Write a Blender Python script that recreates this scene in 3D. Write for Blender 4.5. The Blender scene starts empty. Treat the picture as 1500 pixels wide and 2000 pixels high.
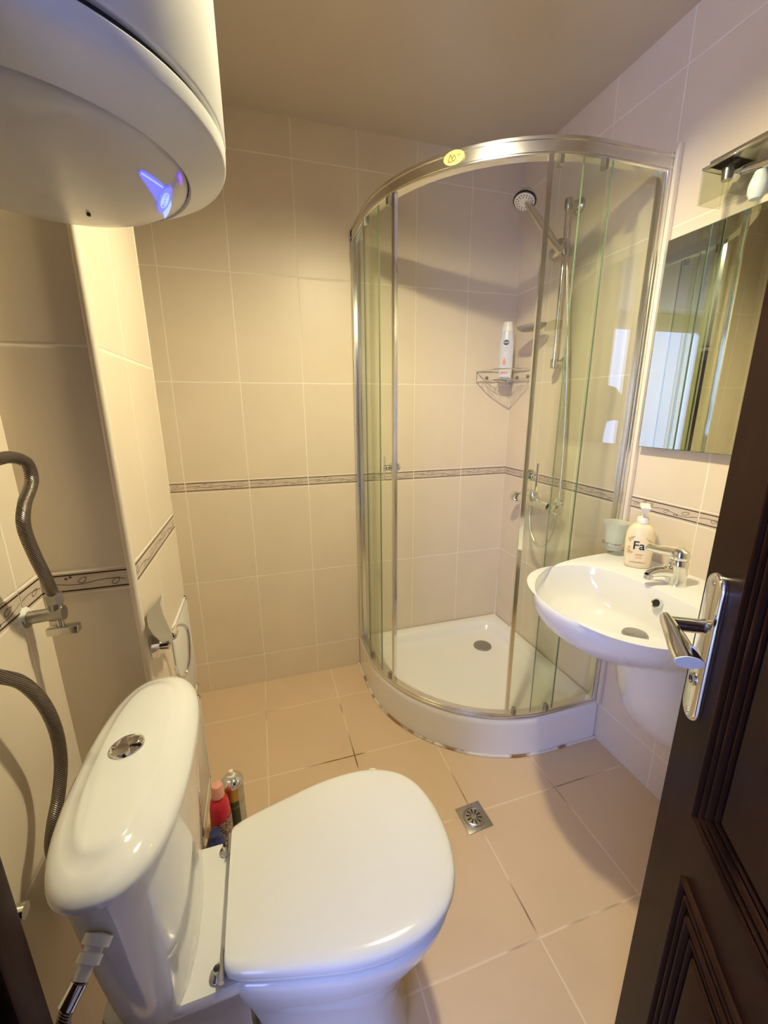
import bpy, bmesh, math, random
from mathutils import Vector, Matrix
random.seed(7)
PI = math.pi
C = bpy.context.scene.collection
scene = bpy.context.scene

# ------------------------------------------------------------------ camera
YAW, PITCH, ROLL = math.radians(16.835), math.radians(14.381), math.radians(-0.356)
CAM = Vector((-1.1959, -1.8064, 1.2861))
fwd = Vector((math.sin(YAW)*math.cos(PITCH), math.cos(YAW)*math.cos(PITCH), -math.sin(PITCH)))
rgt = Vector((math.cos(YAW), -math.sin(YAW), 0)); upv = rgt.cross(fwd)
r2 = math.cos(ROLL)*rgt + math.sin(ROLL)*upv
u2 = -math.sin(ROLL)*rgt + math.cos(ROLL)*upv
cam_data = bpy.data.cameras.new('camera')
cam = bpy.data.objects.new('camera', cam_data); C.objects.link(cam)
m = Matrix((r2, u2, -fwd)).transposed().to_4x4(); m.translation = CAM
cam.matrix_world = m
cam_data.sensor_fit = 'HORIZONTAL'; cam_data.sensor_width = 36.0
cam_data.lens = 36.0*793.49/1500.0
cam_data.clip_start = 0.01
scene.camera = cam

# ------------------------------------------------------------------ world (cool daylight of the hallway), exposure
world = bpy.data.worlds.new('world'); scene.world = world; world.use_nodes = True
bg = world.node_tree.nodes['Background']
bg.inputs[0].default_value = (0.42, 0.52, 1.0, 1); bg.inputs[1].default_value = 0.05
scene.view_settings.view_transform = 'Standard'; scene.view_settings.look = 'None'
scene.view_settings.gamma = 1.0; scene.view_settings.use_curve_mapping = False
scene.view_settings.exposure = -0.03
LAMP_POS = (-0.78, -1.04, 2.09); BULB = 1330.0; LAMP_COL = (1.0, 0.885, 0.54); WINDOW_STRENGTH = 10.5; WINDOW_COL = (0.38, 0.47, 1.0)
try:
    scene.cycles.max_bounces = 14; scene.cycles.transparent_max_bounces = 24
except Exception: pass

# ------------------------------------------------------------------ materials
def newmat(name):
    mt = bpy.data.materials.new(name); mt.use_nodes = True
    return mt, mt.node_tree, mt.node_tree.nodes['Principled BSDF']
def simple(name, col, rough=.5, metal=0, noise=0, nscale=20, bump=0, bscale=60, coat=0, spec=None, emis=None, estr=0):
    mt, nt, b = newmat(name)
    b.inputs['Base Color'].default_value = (*col, 1); b.inputs['Roughness'].default_value = rough
    b.inputs['Metallic'].default_value = metal
    if coat: b.inputs['Coat Weight'].default_value = coat; b.inputs['Coat Roughness'].default_value = .05
    if spec is not None: b.inputs['Specular IOR Level'].default_value = spec
    if emis: b.inputs['Emission Color'].default_value = (*emis, 1); b.inputs['Emission Strength'].default_value = estr
    tc = nt.nodes.new('ShaderNodeTexCoord')
    if noise:
        n = nt.nodes.new('ShaderNodeTexNoise'); n.inputs['Scale'].default_value = nscale; n.inputs['Detail'].default_value = 5
        nt.links.new(tc.outputs['Object'], n.inputs['Vector'])
        r = nt.nodes.new('ShaderNodeMapRange'); r.inputs['To Min'].default_value = 1-noise; r.inputs['To Max'].default_value = 1+noise
        nt.links.new(n.outputs['Fac'], r.inputs['Value'])
        mx = nt.nodes.new('ShaderNodeVectorMath'); mx.operation = 'SCALE'; mx.inputs[0].default_value = col
        nt.links.new(r.outputs[0], mx.inputs['Scale']); nt.links.new(mx.outputs[0], b.inputs['Base Color'])
    if bump:
        n = nt.nodes.new('ShaderNodeTexNoise'); n.inputs['Scale'].default_value = bscale; n.inputs['Detail'].default_value = 3
        nt.links.new(tc.outputs['Object'], n.inputs['Vector'])
        bp = nt.nodes.new('ShaderNodeBump'); bp.inputs['Strength'].default_value = bump; bp.inputs['Distance'].default_value = .002
        nt.links.new(n.outputs['Fac'], bp.inputs['Height']); nt.links.new(bp.outputs[0], b.inputs['Normal'])
    return mt

def tiles(name, axis, off, W, rows, col, grout, gw=.0032, rough=.38, axis2=2, off2=0, W2=0, dirt=None, vline_rows=None, bumpd=.0012):
    """tiles with straight grout; rows = list of heights, or W2 = even spacing on axis2"""
    mt, nt, b = newmat(name); N = nt.nodes; L = nt.links
    tc = N.new('ShaderNodeTexCoord'); sp = N.new('ShaderNodeSeparateXYZ'); L.new(tc.outputs['Object'], sp.inputs[0])
    # a slow wobble so grout lines are not ruler straight
    wn = N.new('ShaderNodeTexNoise'); wn.inputs['Scale'].default_value = 14; L.new(tc.outputs['Object'], wn.inputs['Vector'])
    def math_(op, a, bb=None, c=None):
        n = N.new('ShaderNodeMath'); n.operation = op
        for i, v in enumerate((a, bb, c)):
            if v is None: continue
            if isinstance(v, (int, float)): n.inputs[i].default_value = v
            else: L.new(v, n.inputs[i])
        return n.outputs[0]
    wob = math_('MULTIPLY', math_('SUBTRACT', wn.outputs['Fac'], .5), .0022)
    def per(o, off, W):     # distance to the nearest line of a repeating set
        s = math_('ADD', math_('SUBTRACT', o, off), wob)
        md = math_('FLOORED_MODULO', math_('ADD', s, W*.5), W)
        return math_('ABSOLUTE', math_('SUBTRACT', md, W*.5))
    d = per(sp.outputs[axis], off, W)
    z = sp.outputs[axis2]
    if W2: dz = per(z, off2, W2)
    else:
        dz = None
        for r in rows:
            q = math_('ABSOLUTE', math_('ADD', math_('SUBTRACT', z, r), wob))
            dz = q if dz is None else math_('MINIMUM', dz, q)
    dm = math_('MINIMUM', d, dz)
    mr = N.new('ShaderNodeMapRange'); mr.interpolation_type = 'SMOOTHSTEP'
    mr.inputs['From Min'].default_value = gw*.35; mr.inputs['From Max'].default_value = gw*.75
    mr.inputs['To Min'].default_value = 1; mr.inputs['To Max'].default_value = 0
    L.new(dm, mr.inputs['Value']); mask = mr.outputs[0]
    no = N.new('ShaderNodeTexNoise'); no.inputs['Scale'].default_value = 5; no.inputs['Detail'].default_value = 6
    L.new(tc.outputs['Object'], no.inputs['Vector'])
    rr = N.new('ShaderNodeMapRange'); rr.inputs['To Min'].default_value = .93; rr.inputs['To Max'].default_value = 1.07
    L.new(no.outputs['Fac'], rr.inputs['Value'])
    sc = N.new('ShaderNodeVectorMath'); sc.operation = 'SCALE'; sc.inputs[0].default_value = col; L.new(rr.outputs[0], sc.inputs['Scale'])
    gcol = None
    if dirt:
        gn = N.new('ShaderNodeTexNoise'); gn.inputs['Scale'].default_value = 3.1; gn.inputs['Detail'].default_value = 2
        L.new(tc.outputs['Object'], gn.inputs['Vector'])
        g = N.new('ShaderNodeValToRGB'); g.color_ramp.elements[0].position = .38; g.color_ramp.elements[1].position = .47
        g.color_ramp.elements[0].color = (*dirt, 1); g.color_ramp.elements[1].color = (*grout, 1)
        L.new(gn.outputs['Fac'], g.inputs[0]); gcol = g.outputs[0]
    mx = N.new('ShaderNodeMix'); mx.data_type = 'RGBA'
    L.new(mask, mx.inputs[0]); L.new(sc.outputs[0], mx.inputs[6])
    if gcol: L.new(gcol, mx.inputs[7])
    else: mx.inputs[7].default_value = (*grout, 1)
    L.new(mx.outputs[2], b.inputs['Base Color'])
    ro = N.new('ShaderNodeMapRange'); ro.inputs['To Min'].default_value = rough; ro.inputs['To Max'].default_value = .8
    L.new(mask, ro.inputs['Value']); L.new(ro.outputs[0], b.inputs['Roughness'])
    # bump: bevel near the joint and faint surface waviness
    hb = N.new('ShaderNodeMapRange'); hb.interpolation_type = 'SMOOTHSTEP'
    hb.inputs['From Min'].default_value = 0; hb.inputs['From Max'].default_value = gw*1.6
    L.new(dm, hb.inputs['Value'])
    n2 = N.new('ShaderNodeTexNoise'); n2.inputs['Scale'].default_value = 9; L.new(tc.outputs['Object'], n2.inputs['Vector'])
    h = math_('ADD', hb.outputs[0], math_('MULTIPLY', n2.outputs['Fac'], .25))
    bp = N.new('ShaderNodeBump'); bp.inputs['Strength'].default_value = .5; bp.inputs['Distance'].default_value = bumpd
    L.new(h, bp.inputs['Height']); L.new(bp.outputs[0], b.inputs['Normal'])
    return mt

ROWS = [0.152, 0.5516, 0.9515, 0.996, 1.389, 1.7874, 2.184]
TILE = (.77, .665, .535); GROUT = (.90, .84, .74)
M = {}
M['wall_x'] = tiles('wall tile x', 0, -.0, .25, ROWS, TILE, GROUT)
M['wall_y'] = tiles('wall tile y', 1, -.238, .25, ROWS, TILE, GROUT)
M['wall_yl'] = tiles('wall tile y left', 1, -.785, .25, ROWS, TILE, GROUT)
M['wall_pa'] = tiles('wall tile pier', 0, -1.20, 3, ROWS, TILE, GROUT)
M['floor'] = tiles('floor tile', 0, -.303, .3185, None, (.72, .545, .37), (.84, .68, .50), gw=.0042, rough=.35, axis2=1,
                   off2=-.215, W2=.338, dirt=(.20, .115, .05), bumpd=.0008)
M['ceiling'] = simple('ceiling paint', (.62, .54, .47), .85, noise=.03, nscale=4, bump=.1)
M['plaster'] = simple('plaster', (.65, .62, .58), .85, noise=.03)
M['corner'] = simple('corner trim', (.80, .70, .57), .4, noise=.04, nscale=60)
M['caulk'] = simple('caulk', (.82, .76, .66), .55, noise=.08, nscale=40, bump=.3)
M['band'] = simple('border tile', (.66, .55, .46), .3, noise=.05)
M['bandline'] = simple('border ink', (.035, .018, .012), .4)
M['vine'] = simple('border vine ink', (.09, .06, .045), .45)
M['chrome'] = simple('chrome', (.82, .82, .80), .10, 1, noise=.03, nscale=30)
M['satin'] = simple('satin aluminium', (.80, .79, .74), .24, 1, noise=.04, nscale=40)
M['worn'] = simple('worn chrome', (.62, .60, .56), .22, 1, noise=.12, nscale=50, bump=.1)
M['steel'] = simple('stainless steel', (.42, .40, .37), .35, 1, noise=.15, nscale=70)
M['braid'] = None
M['white'] = simple('white ceramic', (.85, .85, .86), .07, coat=.5, noise=.01)
M['tray'] = simple('white acrylic', (.89, .88, .87), .16, noise=.01)
M['seat'] = simple('white plastic seat', (.83, .83, .83), .14, noise=.012, nscale=3)
M['plastic'] = simple('white plastic', (.82, .81, .78), .35, noise=.01)
M['enamel'] = simple('white enamel', (.70, .70, .72), .28, noise=.012)
M['capplastic'] = simple('grey white plastic cap', (.66, .65, .65), .22, noise=.02)
M['wood'] = None
M['black'] = simple('black rubber', (.02, .02, .02), .5)
M['dark'] = simple('dark hole', (.01, .008, .006), .7)
M['paper'] = simple('grey steel flap', (.42, .40, .36), .42, .6, noise=.08)
M['panel'] = simple('white painted panel', (.78, .76, .72), .3)
M['bottle'] = simple('silver white plastic', (.66, .68, .74), .25, noise=.05, nscale=30)
M['logo'] = simple('navy blue print', (.015, .025, .09), .4)
M['whiteprint'] = simple('white print', (.85, .85, .85), .4)
M['orangeprint'] = simple('orange print', (.72, .30, .18), .5)
M['goldprint'] = simple('gold print', (.62, .38, .12), .5)
M['greyprint'] = simple('grey print', (.42, .44, .48), .5)
M['blackprint'] = simple('black print', (.012, .014, .02), .4)
M['cream'] = simple('cream plastic', (.90, .77, .52), .28, noise=.02)
M['peach'] = simple('peach label print', (.92, .70, .52), .35)
M['pumpwhite'] = simple('white pump plastic', (.92, .88, .80), .3)
M['red'] = simple('red plastic', (.62, .03, .06), .3, noise=.05)
M['redcap'] = simple('clear pink cap', (.86, .42, .36), .2)
M['gold'] = simple('golden can paint', (.52, .33, .08), .28, .5)
M['canlabel'] = simple('grey can label', (.48, .46, .36), .4)
M['darkgreen'] = simple('dark green print', (.04, .05, .03), .4)
M['blueplastic'] = simple('dark blue plastic', (.02, .035, .14), .35)
M['stickergold'] = simple('gold foil sticker', (.85, .68, .28), .4, .3)
M['olive'] = simple('olive print', (.20, .15, .03), .5)
M['frost'] = None
M['glow'] = simple('blue lamp lens', (.2, .2, .9), .3, emis=(.11, .13, 1.0), estr=1.25)
M['glow2'] = simple('light blue lamp rim', (.3, .4, .9), .3, emis=(.27, .38, 1.0), estr=1.35)
M['glowp'] = simple('violet lamp lens', (.3, .1, .9), .3, emis=(.24, .10, .9), estr=1.1)
M['bulb'] = simple('milky bulb glass', (.62, .68, .66), .25)
M['soap'] = simple('grey plastic dish', (.36, .33, .30), .3)

def braid():
    mt, nt, b = newmat('braided steel hose'); N = nt.nodes; L = nt.links
    tc = N.new('ShaderNodeTexCoord')
    w = N.new('ShaderNodeTexWave'); w.inputs['Scale'].default_value = 160; w.inputs['Distortion'].default_value = 1.5
    w.bands_direction = 'DIAGONAL'; L.new(tc.outputs['Object'], w.inputs['Vector'])
    r = N.new('ShaderNodeValToRGB'); r.color_ramp.elements[0].color = (.08, .06, .05, 1); r.color_ramp.elements[1].color = (.34, .29, .25, 1)
    L.new(w.outputs['Fac'], r.inputs[0]); L.new(r.outputs[0], b.inputs['Base Color'])
    b.inputs['Metallic'].default_value = .85; b.inputs['Roughness'].default_value = .34
    bp = N.new('ShaderNodeBump'); bp.inputs['Strength'].default_value = .5; bp.inputs['Distance'].default_value = .001
    L.new(w.outputs['Fac'], bp.inputs['Height']); L.new(bp.outputs[0], b.inputs['Normal'])
    return mt
M['braid'] = braid()
def wood():
    mt, nt, b = newmat('dark brown door foil'); N = nt.nodes; L = nt.links
    tc = N.new('ShaderNodeTexCoord'); mp = N.new('ShaderNodeMapping'); mp.inputs['Scale'].default_value = (40, 40, 3)
    L.new(tc.outputs['Object'], mp.inputs[0])
    n = N.new('ShaderNodeTexNoise'); n.inputs['Scale'].default_value = 1.6; n.inputs['Detail'].default_value = 8
    L.new(mp.outputs[0], n.inputs['Vector'])
    r = N.new('ShaderNodeValToRGB'); r.color_ramp.elements[0].color = (.016, .0065, .0045, 1); r.color_ramp.elements[1].color = (.026, .0115, .0080, 1)
    L.new(n.outputs['Fac'], r.inputs[0]); L.new(r.outputs[0], b.inputs['Base Color'])
    b.inputs['Roughness'].default_value = .36; b.inputs['Specular IOR Level'].default_value = .02
    return mt
M['wood'] = wood()
def thin_glass(name, tint, rough=.0, frost=0.0, base=.05, fres=1.45):
    mt = bpy.data.materials.new(name); mt.use_nodes = True; nt = mt.node_tree; N = nt.nodes; L = nt.links
    N.clear(); out = N.new('ShaderNodeOutputMaterial')
    t = N.new('ShaderNodeBsdfTransparent'); t.inputs[0].default_value = (*tint, 1)
    g = N.new('ShaderNodeBsdfGlossy'); g.inputs['Roughness'].default_value = rough; g.inputs[0].default_value = (.95, .97, .95, 1)
    ge = N.new('ShaderNodeNewGeometry'); dt = N.new('ShaderNodeVectorMath'); dt.operation = 'DOT_PRODUCT'
    L.new(ge.outputs['Normal'], dt.inputs[0]); L.new(ge.outputs['Incoming'], dt.inputs[1])
    ab = N.new('ShaderNodeMath'); ab.operation = 'ABSOLUTE'; L.new(dt.outputs['Value'], ab.inputs[0])
    om = N.new('ShaderNodeMath'); om.operation = 'SUBTRACT'; om.inputs[0].default_value = 1; L.new(ab.outputs[0], om.inputs[1])
    pw = N.new('ShaderNodeMath'); pw.operation = 'POWER'; pw.inputs[1].default_value = 5; L.new(om.outputs[0], pw.inputs[0])
    f = N.new('ShaderNodeMath'); f.operation = 'MULTIPLY_ADD'; f.inputs[1].default_value = 1-base; f.inputs[2].default_value = base; L.new(pw.outputs[0], f.inputs[0])
    mx = N.new('ShaderNodeMixShader'); L.new(f.outputs[0], mx.inputs[0]); L.new(t.outputs[0], mx.inputs[1]); L.new(g.outputs[0], mx.inputs[2])
    last = mx
    if frost:
        d = N.new('ShaderNodeBsdfDiffuse'); d.inputs[0].default_value = (.85, .88, .82, 1)
        tl = N.new('ShaderNodeBsdfTranslucent'); tl.inputs[0].default_value = (.85, .88, .82, 1)
        a = N.new('ShaderNodeAddShader')
        m0 = N.new('ShaderNodeMixShader'); m0.inputs[0].default_value = .5; L.new(d.outputs[0], m0.inputs[1]); L.new(tl.outputs[0], m0.inputs[2])
        m2 = N.new('ShaderNodeMixShader'); m2.inputs[0].default_value = frost
        L.new(mx.outputs[0], m2.inputs[1]); L.new(m0.outputs[0], m2.inputs[2]); last = m2
    L.new(last.outputs[0], out.inputs[0]); return mt
M['glass'] = thin_glass('clear shower glass', (.955, .975, .925))
M['glassedge'] = simple('green glass edge', (.10, .16, .09), .2)
M['paneedge'] = simple('pale green glass edge', (.24, .30, .20), .2)
M['clearglass'] = thin_glass('clear lamp glass', (.90, .91, .86), fres=1.6)
M['frost'] = thin_glass('frosted glass', (.93, .95, .90), .2, frost=.62)
def mirror_mat():
    mt, nt, b = newmat('mirror silver'); b.inputs['Base Color'].default_value = (.72, .78, .68, 1)
    b.inputs['Metallic'].default_value = 1; b.inputs['Roughness'].default_value = 0.0; return mt
M['mirror'] = mirror_mat()

def PXY(u, v, x):   # point on plane X=x seen at photo pixel (u, v): used only to place the hoses at their distance
    d = fwd+r2*((u-750)/793.49)-u2*((v-1000)/793.49)
    return CAM+d*((x-CAM.x)/d.x)
# ------------------------------------------------------------------ mesh helpers
class MB:
    def __init__(s): s.v = []; s.f = []; s.mi = []; s.sm = []; s.cur = 0; s.mats = []
    def use(s, mat):
        if mat not in s.mats: s.mats.append(mat)
        s.cur = s.mats.index(mat); return s
    def add(s, vs, fs, smooth=True, T=None):
        o = len(s.v)
        for v in vs:
            v = Vector(v)
            if T is not None: v = T @ v
            s.v.append(v)
        for f in fs: s.f.append([i+o for i in f]); s.mi.append(s.cur); s.sm.append(smooth)
        return s
    def box(s, a, b, bev=0, T=None, seg=2):
        bm = bmesh.new(); bmesh.ops.create_cube(bm, size=1)
        c = [(a[i]+b[i])/2 for i in range(3)]; d = [abs(b[i]-a[i]) for i in range(3)]
        for v in bm.verts: v.co = Vector([c[i]+v.co[i]*d[i] for i in range(3)])
        if bev: bmesh.ops.bevel(bm, geom=bm.edges[:], offset=min(bev, min(d)*.49), segments=seg, affect='EDGES', profile=.5)
        bm.verts.index_update()
        s.add([v.co.copy() for v in bm.verts], [[v.index for v in f.verts] for f in bm.faces], bool(bev), T); bm.free(); return s
    def lathe(s, prof, o=(0, 0, 0), n=40, sx=1, sy=1, T=None, cap=True, axis=None, ang=(0, 2*PI)):
        full = abs(ang[1]-ang[0]-2*PI) < 1e-6
        vs, fs = [], []
        R = Matrix.Identity(3)
        if axis is not None: R = Vector((0, 0, 1)).rotation_difference(Vector(axis)).to_matrix()
        nn = n if full else n+1
        for (r, z) in prof:
            for k in range(nn):
                a = ang[0]+(ang[1]-ang[0])*k/n
                vs.append(Vector(o)+R @ Vector((r*sx*math.cos(a), r*sy*math.sin(a), z)))
        for i in range(len(prof)-1):
            for k in range(n):
                k2 = (k+1) % nn
                fs.append([i*nn+k, i*nn+k2, (i+1)*nn+k2, (i+1)*nn+k])
        if cap:
            if prof[0][0] > 1e-6: fs.append(list(range(nn))[::-1])
            if prof[-1][0] > 1e-6: fs.append([(len(prof)-1)*nn+k for k in range(nn)])
        return s.add(vs, fs, True, T)
    def tube(s, pts, r, n=12, caps=True, smooth=0, closed=False, T=None, flat=1.0, up=None):
        pts = [Vector(p) for p in pts]
        if smooth: pts = spline(pts, smooth, closed)
        m_ = len(pts); rings = []
        prev = None; vs = []; fs = []
        for i, p in enumerate(pts):
            if closed: t = pts[(i+1) % m_]-pts[i-1]
            else: t = pts[min(i+1, m_-1)]-pts[max(i-1, 0)]
            t.normalize()
            if prev is None:
                ref = Vector(up) if up else (Vector((0, 0, 1)) if abs(t.z) < .9 else Vector((1, 0, 0)))
                a = t.cross(ref).normalized()
            else:
                a = (prev-t*prev.dot(t)).normalized()
            prev = a; b = t.cross(a)
            rr = r(i/(m_-1)) if callable(r) else r
            for k in range(n):
                an = 2*PI*k/n
                vs.append(p+a*math.cos(an)*rr+b*math.sin(an)*rr*flat)
        tot = m_ if closed else m_-1
        for i in range(tot):
            j = (i+1) % m_
            for k in range(n):
                k2 = (k+1) % n
                fs.append([i*n+k, i*n+k2, j*n+k2, j*n+k])
        if caps and not closed:
            fs.append(list(range(n))[::-1]); fs.append([(m_-1)*n+k for k in range(n)])
        return s.add(vs, fs, True, T)
    def prism(s, outline, z0, z1, T=None, smooth=False, top=True, bot=True):
        n = len(outline); vs = [(x, y, z0) for x, y in outline]+[(x, y, z1) for x, y in outline]
        fs = [[k, (k+1) % n, n+(k+1) % n, n+k] for k in range(n)]
        s.add(vs, fs, smooth, T)
        if bot: s.add(vs[:n], [list(range(n))[::-1]], False, T)
        if top: s.add(vs[n:], [list(range(n))], False, T)
        return s
    def loft(s, rings, closed=True, cap0=False, cap1=False, T=None, smooth=True):
        n = len(rings[0]); vs = [v for r in rings for v in r]; fs = []
        for i in range(len(rings)-1):
            for k in range(n if closed else n-1):
                k2 = (k+1) % n
                fs.append([i*n+k, i*n+k2, (i+1)*n+k2, (i+1)*n+k])
        if cap0: fs.append(list(range(n))[::-1])
        if cap1: fs.append([(len(rings)-1)*n+k for k in range(n)])
        return s.add(vs, fs, smooth, T)
    def sweep_rect(s, path, w, z0, z1, closed=False, bev=0, T=None):
        """vertical-sided strip following a plan path; w=(inner offset, outer offset) to the left normal"""
        P = [Vector((p[0], p[1])) for p in path]; m_ = len(P); rings = []
        for i in range(m_):
            t = (P[min(i+1, m_-1)]-P[max(i-1, 0)]).normalized(); nrm = Vector((-t.y, t.x))
            a = P[i]+nrm*w[0]; b = P[i]+nrm*w[1]
            if bev:
                c = nrm*bev*(1 if w[1] > w[0] else -1)
                prof = [(a, z0+bev), (a+c, z0), (b-c, z0), (b, z0+bev), (b, z1-bev), (b-c, z1), (a+c, z1), (a, z1-bev)]
            else: prof = [(a, z0), (b, z0), (b, z1), (a, z1)]
            rings.append([(q.x, q.y, z) for q, z in prof])
        return s.loft(rings, True, True, True, T, smooth=False)
    def obj(s, name, parent=None, mat=None, base=None, label=None, sub=0, autos=40):
        me = bpy.data.meshes.new(name)
        o = bpy.data.objects.new(name, me); C.objects.link(o)
        b = Vector(base) if base is not None else (world_base(parent) if parent is not None else Vector((0, 0, 0)))
        me.from_pydata([tuple(v-b) for v in s.v], [], s.f)
        if not s.mats and mat is not None: s.mats = [mat]
        for mt in s.mats: me.materials.append(mt)
        for i, p in enumerate(me.polygons):
            p.material_index = s.mi[i] if s.mats else 0; p.use_smooth = s.sm[i]
        bm = bmesh.new(); bm.from_mesh(me); bmesh.ops.recalc_face_normals(bm, faces=bm.faces[:]); bm.to_mesh(me); bm.free()
        me.update()
        try: me.set_sharp_from_angle(angle=math.radians(autos))
        except Exception: pass
        if parent is not None:
            o.parent = parent; o.location = b-world_base(parent)
        else: o.location = b
        if label: o['label'] = label
        if sub:
            md = o.modifiers.new('subd', 'SUBSURF'); md.levels = sub; md.render_levels = sub
        return o
def world_base(o):
    v = Vector((0, 0, 0))
    while o is not None: v += o.location; o = o.parent
    return v
def spline(P, k, closed=False):
    out = []; n = len(P)
    rng = range(n) if closed else range(n-1)
    for i in rng:
        g = (lambda j: P[j % n]) if closed else (lambda j: P[max(0, min(n-1, j))])
        p0, p1, p2, p3 = g(i-1), g(i), g(i+1), g(i+2)
        for q in range(k):
            t = q/k
            out.append(.5*((2*p1)+(-p0+p2)*t+(2*p0-5*p1+4*p2-p3)*t*t+(-p0+3*p1-3*p2+p3)*t**3))
    if not closed: out.append(P[-1])
    return out
def sp2(pts, k, closed=False):
    return [(p.x, p.y) for p in spline([Vector((a, b, 0)) for a, b in pts], k, closed)]
def thing(name, label, cat, loc, group=None):
    o = bpy.data.objects.new(name, None); C.objects.link(o); o.location = loc; o.empty_display_size = .05
    o['label'] = label; o['category'] = cat
    if group: o['group'] = group
    return o
def tag(o, label, cat, group=None):
    o['label'] = label; o['category'] = cat
    if group: o['group'] = group
    return o
def struct(o, label=None):
    o['kind'] = 'structure'
    if label: o['label'] = label
    return o
def frame(origin, xdir, zdir=(0, 0, 1)):
    x = Vector(xdir).normalized(); z = Vector(zdir).normalized(); y = z.cross(x).normalized(); z = x.cross(y)
    T = Matrix((x, y, z)).transposed().to_4x4(); T.translation = Vector(origin); return T
def text_mesh(mb, txt, size, T, mat, bold=0.0, depth=.0002, curve=None, sx=1.0):
    cu = bpy.data.curves.new('t', 'FONT'); cu.body = txt; cu.size = size; cu.align_x = 'CENTER'; cu.align_y = 'CENTER'
    cu.extrude = depth; cu.offset = bold
    o = bpy.data.objects.new('t', cu); C.objects.link(o)
    dg = bpy.context.evaluated_depsgraph_get(); me = bpy.data.meshes.new_from_object(o.evaluated_get(dg))
    vs = [v.co.copy() for v in me.vertices]; fs = [list(p.vertices) for p in me.polygons]
    for v in vs: v.x *= sx
    if curve: vs = [curve(v) for v in vs]
    mb.use(mat).add(vs, fs, False, T)
    bpy.data.objects.remove(o); bpy.data.curves.remove(cu); bpy.data.meshes.remove(me)

# ------------------------------------------------------------------ room shell
H = 2.312; XL = -1.60; YF = -2.0; PX = -1.45; PYN = -0.965; PYF = -0.548
YP = -1.56                       # the left wall ends here, at the door frame post; the hallway opens behind it
struct(MB().box((XL-.1, YF-.15, -.1), (.1, .1, 0)).obj('floor', mat=M['floor']), 'beige square floor tiles with worn brown joints')
struct(MB().box((XL-.1, YF-.15, H), (.1, .1, H+.1)).obj('ceiling', mat=M['ceiling']), 'plain painted ceiling')
struct(MB().box((XL-.1, 0, 0), (.1, .1, H)).obj('wall_back', mat=M['wall_x']), 'cream tiled wall behind the shower')
struct(MB().box((0, YF-.15, 0), (.1, 0, H)).obj('wall_right', mat=M['wall_y']), 'cream tiled wall behind the basin')
struct(MB().box((XL-.1, YP, 0), (XL, 0, H)).obj('wall_left', mat=M['wall_yl']), 'cream tiled wall behind the toilet')
struct(MB().use(M['plaster']).box((-.955, YF-.12, 0), (0, YF, H)).obj('wall_front'))
# hallway behind the camera with its window
hw = MB().use(M['plaster'])
hw.box((-4.7, -3.72, 0), (.1, -3.6, H)); hw.box((-4.8, -3.72, 0), (-4.7, YP, H)); hw.box((.1, -3.72, 0), (.2, YF-.15, H)); hw.box((-4.7, YP, 0), (XL-.1, YP+.1, H))
struct(hw.obj('wall_hallway'))
struct(MB().use(M['plaster']).box((-4.7, -3.72, -.1), (.1, YF-.15, 0)).box((-4.7, YF-.15, -.1), (XL-.1, YP+.1, 0)).obj('floor_hallway'))
struct(MB().use(M['plaster']).box((-4.7, -3.72, H), (.1, YF-.15, H+.1)).box((-4.7, YF-.15, H), (XL-.1, YP+.1, H+.1)).obj('ceiling_hallway'))
WX0, WX1, WZ0, WZ1 = -4.35, -2.35, .30, 2.12
wn = struct(MB().use(M['plastic']).box((WX0-.05, -3.6, WZ0-.05), (WX1+.05, -3.57, WZ1+.05), .004).obj('window_1'))
sky = simple('daylight window pane', (.6, .7, .9), .3, emis=WINDOW_COL, estr=WINDOW_STRENGTH)
MB().use(sky).add([(WX0, -3.566, WZ0), (WX1, -3.566, WZ0), (WX1, -3.566, WZ1), (WX0, -3.566, WZ1)], [[0, 1, 2, 3]], False).obj('pane', wn)
# boxed-in pier on the left wall, behind the toilet
pm = MB()
pm.use(M['wall_pa']).add([(XL, PYN, 0), (PX, PYN, 0), (PX, PYN, H), (XL, PYN, H)], [[0, 1, 2, 3]], False)
pm.use(M['wall_yl']).add([(PX, PYN, 0), (PX, PYF, 0), (PX, PYF, H), (PX, PYN, H)], [[0, 1, 2, 3]], False)
pm.use(M['wall_pa']).add([(PX, PYF, 0), (XL, PYF, 0), (XL, PYF, H), (PX, PYF, H)], [[0, 1, 2, 3]], False)
struct(pm.obj('wall_pier'), 'tiled duct casing projecting behind the toilet')
# slim corner bead on the pier's near edge
cb = MB().use(M['corner'])
cb.tube([(PX-.001, PYN+.001, 0), (PX-.001, PYN+.001, H)], .0075, 16)
struct(cb.obj('trim_1'), 'pale rounded corner bead on the duct casing')
cb = MB().use(M['corner']); cb.box((PX-.003, PYF-.002, 0), (PX+.0015, PYF+.002, H), .0012)
struct(cb.obj('trim_2'))
# silicone joint between shower profile and right wall
cb = MB().use(M['caulk'])
cb.tube([(-.002, -.752, .17), (-.002, -.752, 2.0)], .006, 8, flat=.6)
struct(cb.obj('trim_3'))
cb = MB().use(M['caulk']); cb.tube([(-.003, -.003, .16), (-.003, -.003, .45)], lambda t: .007*(1-.8*t), 8)
struct(cb.obj('trim_4'))

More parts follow.
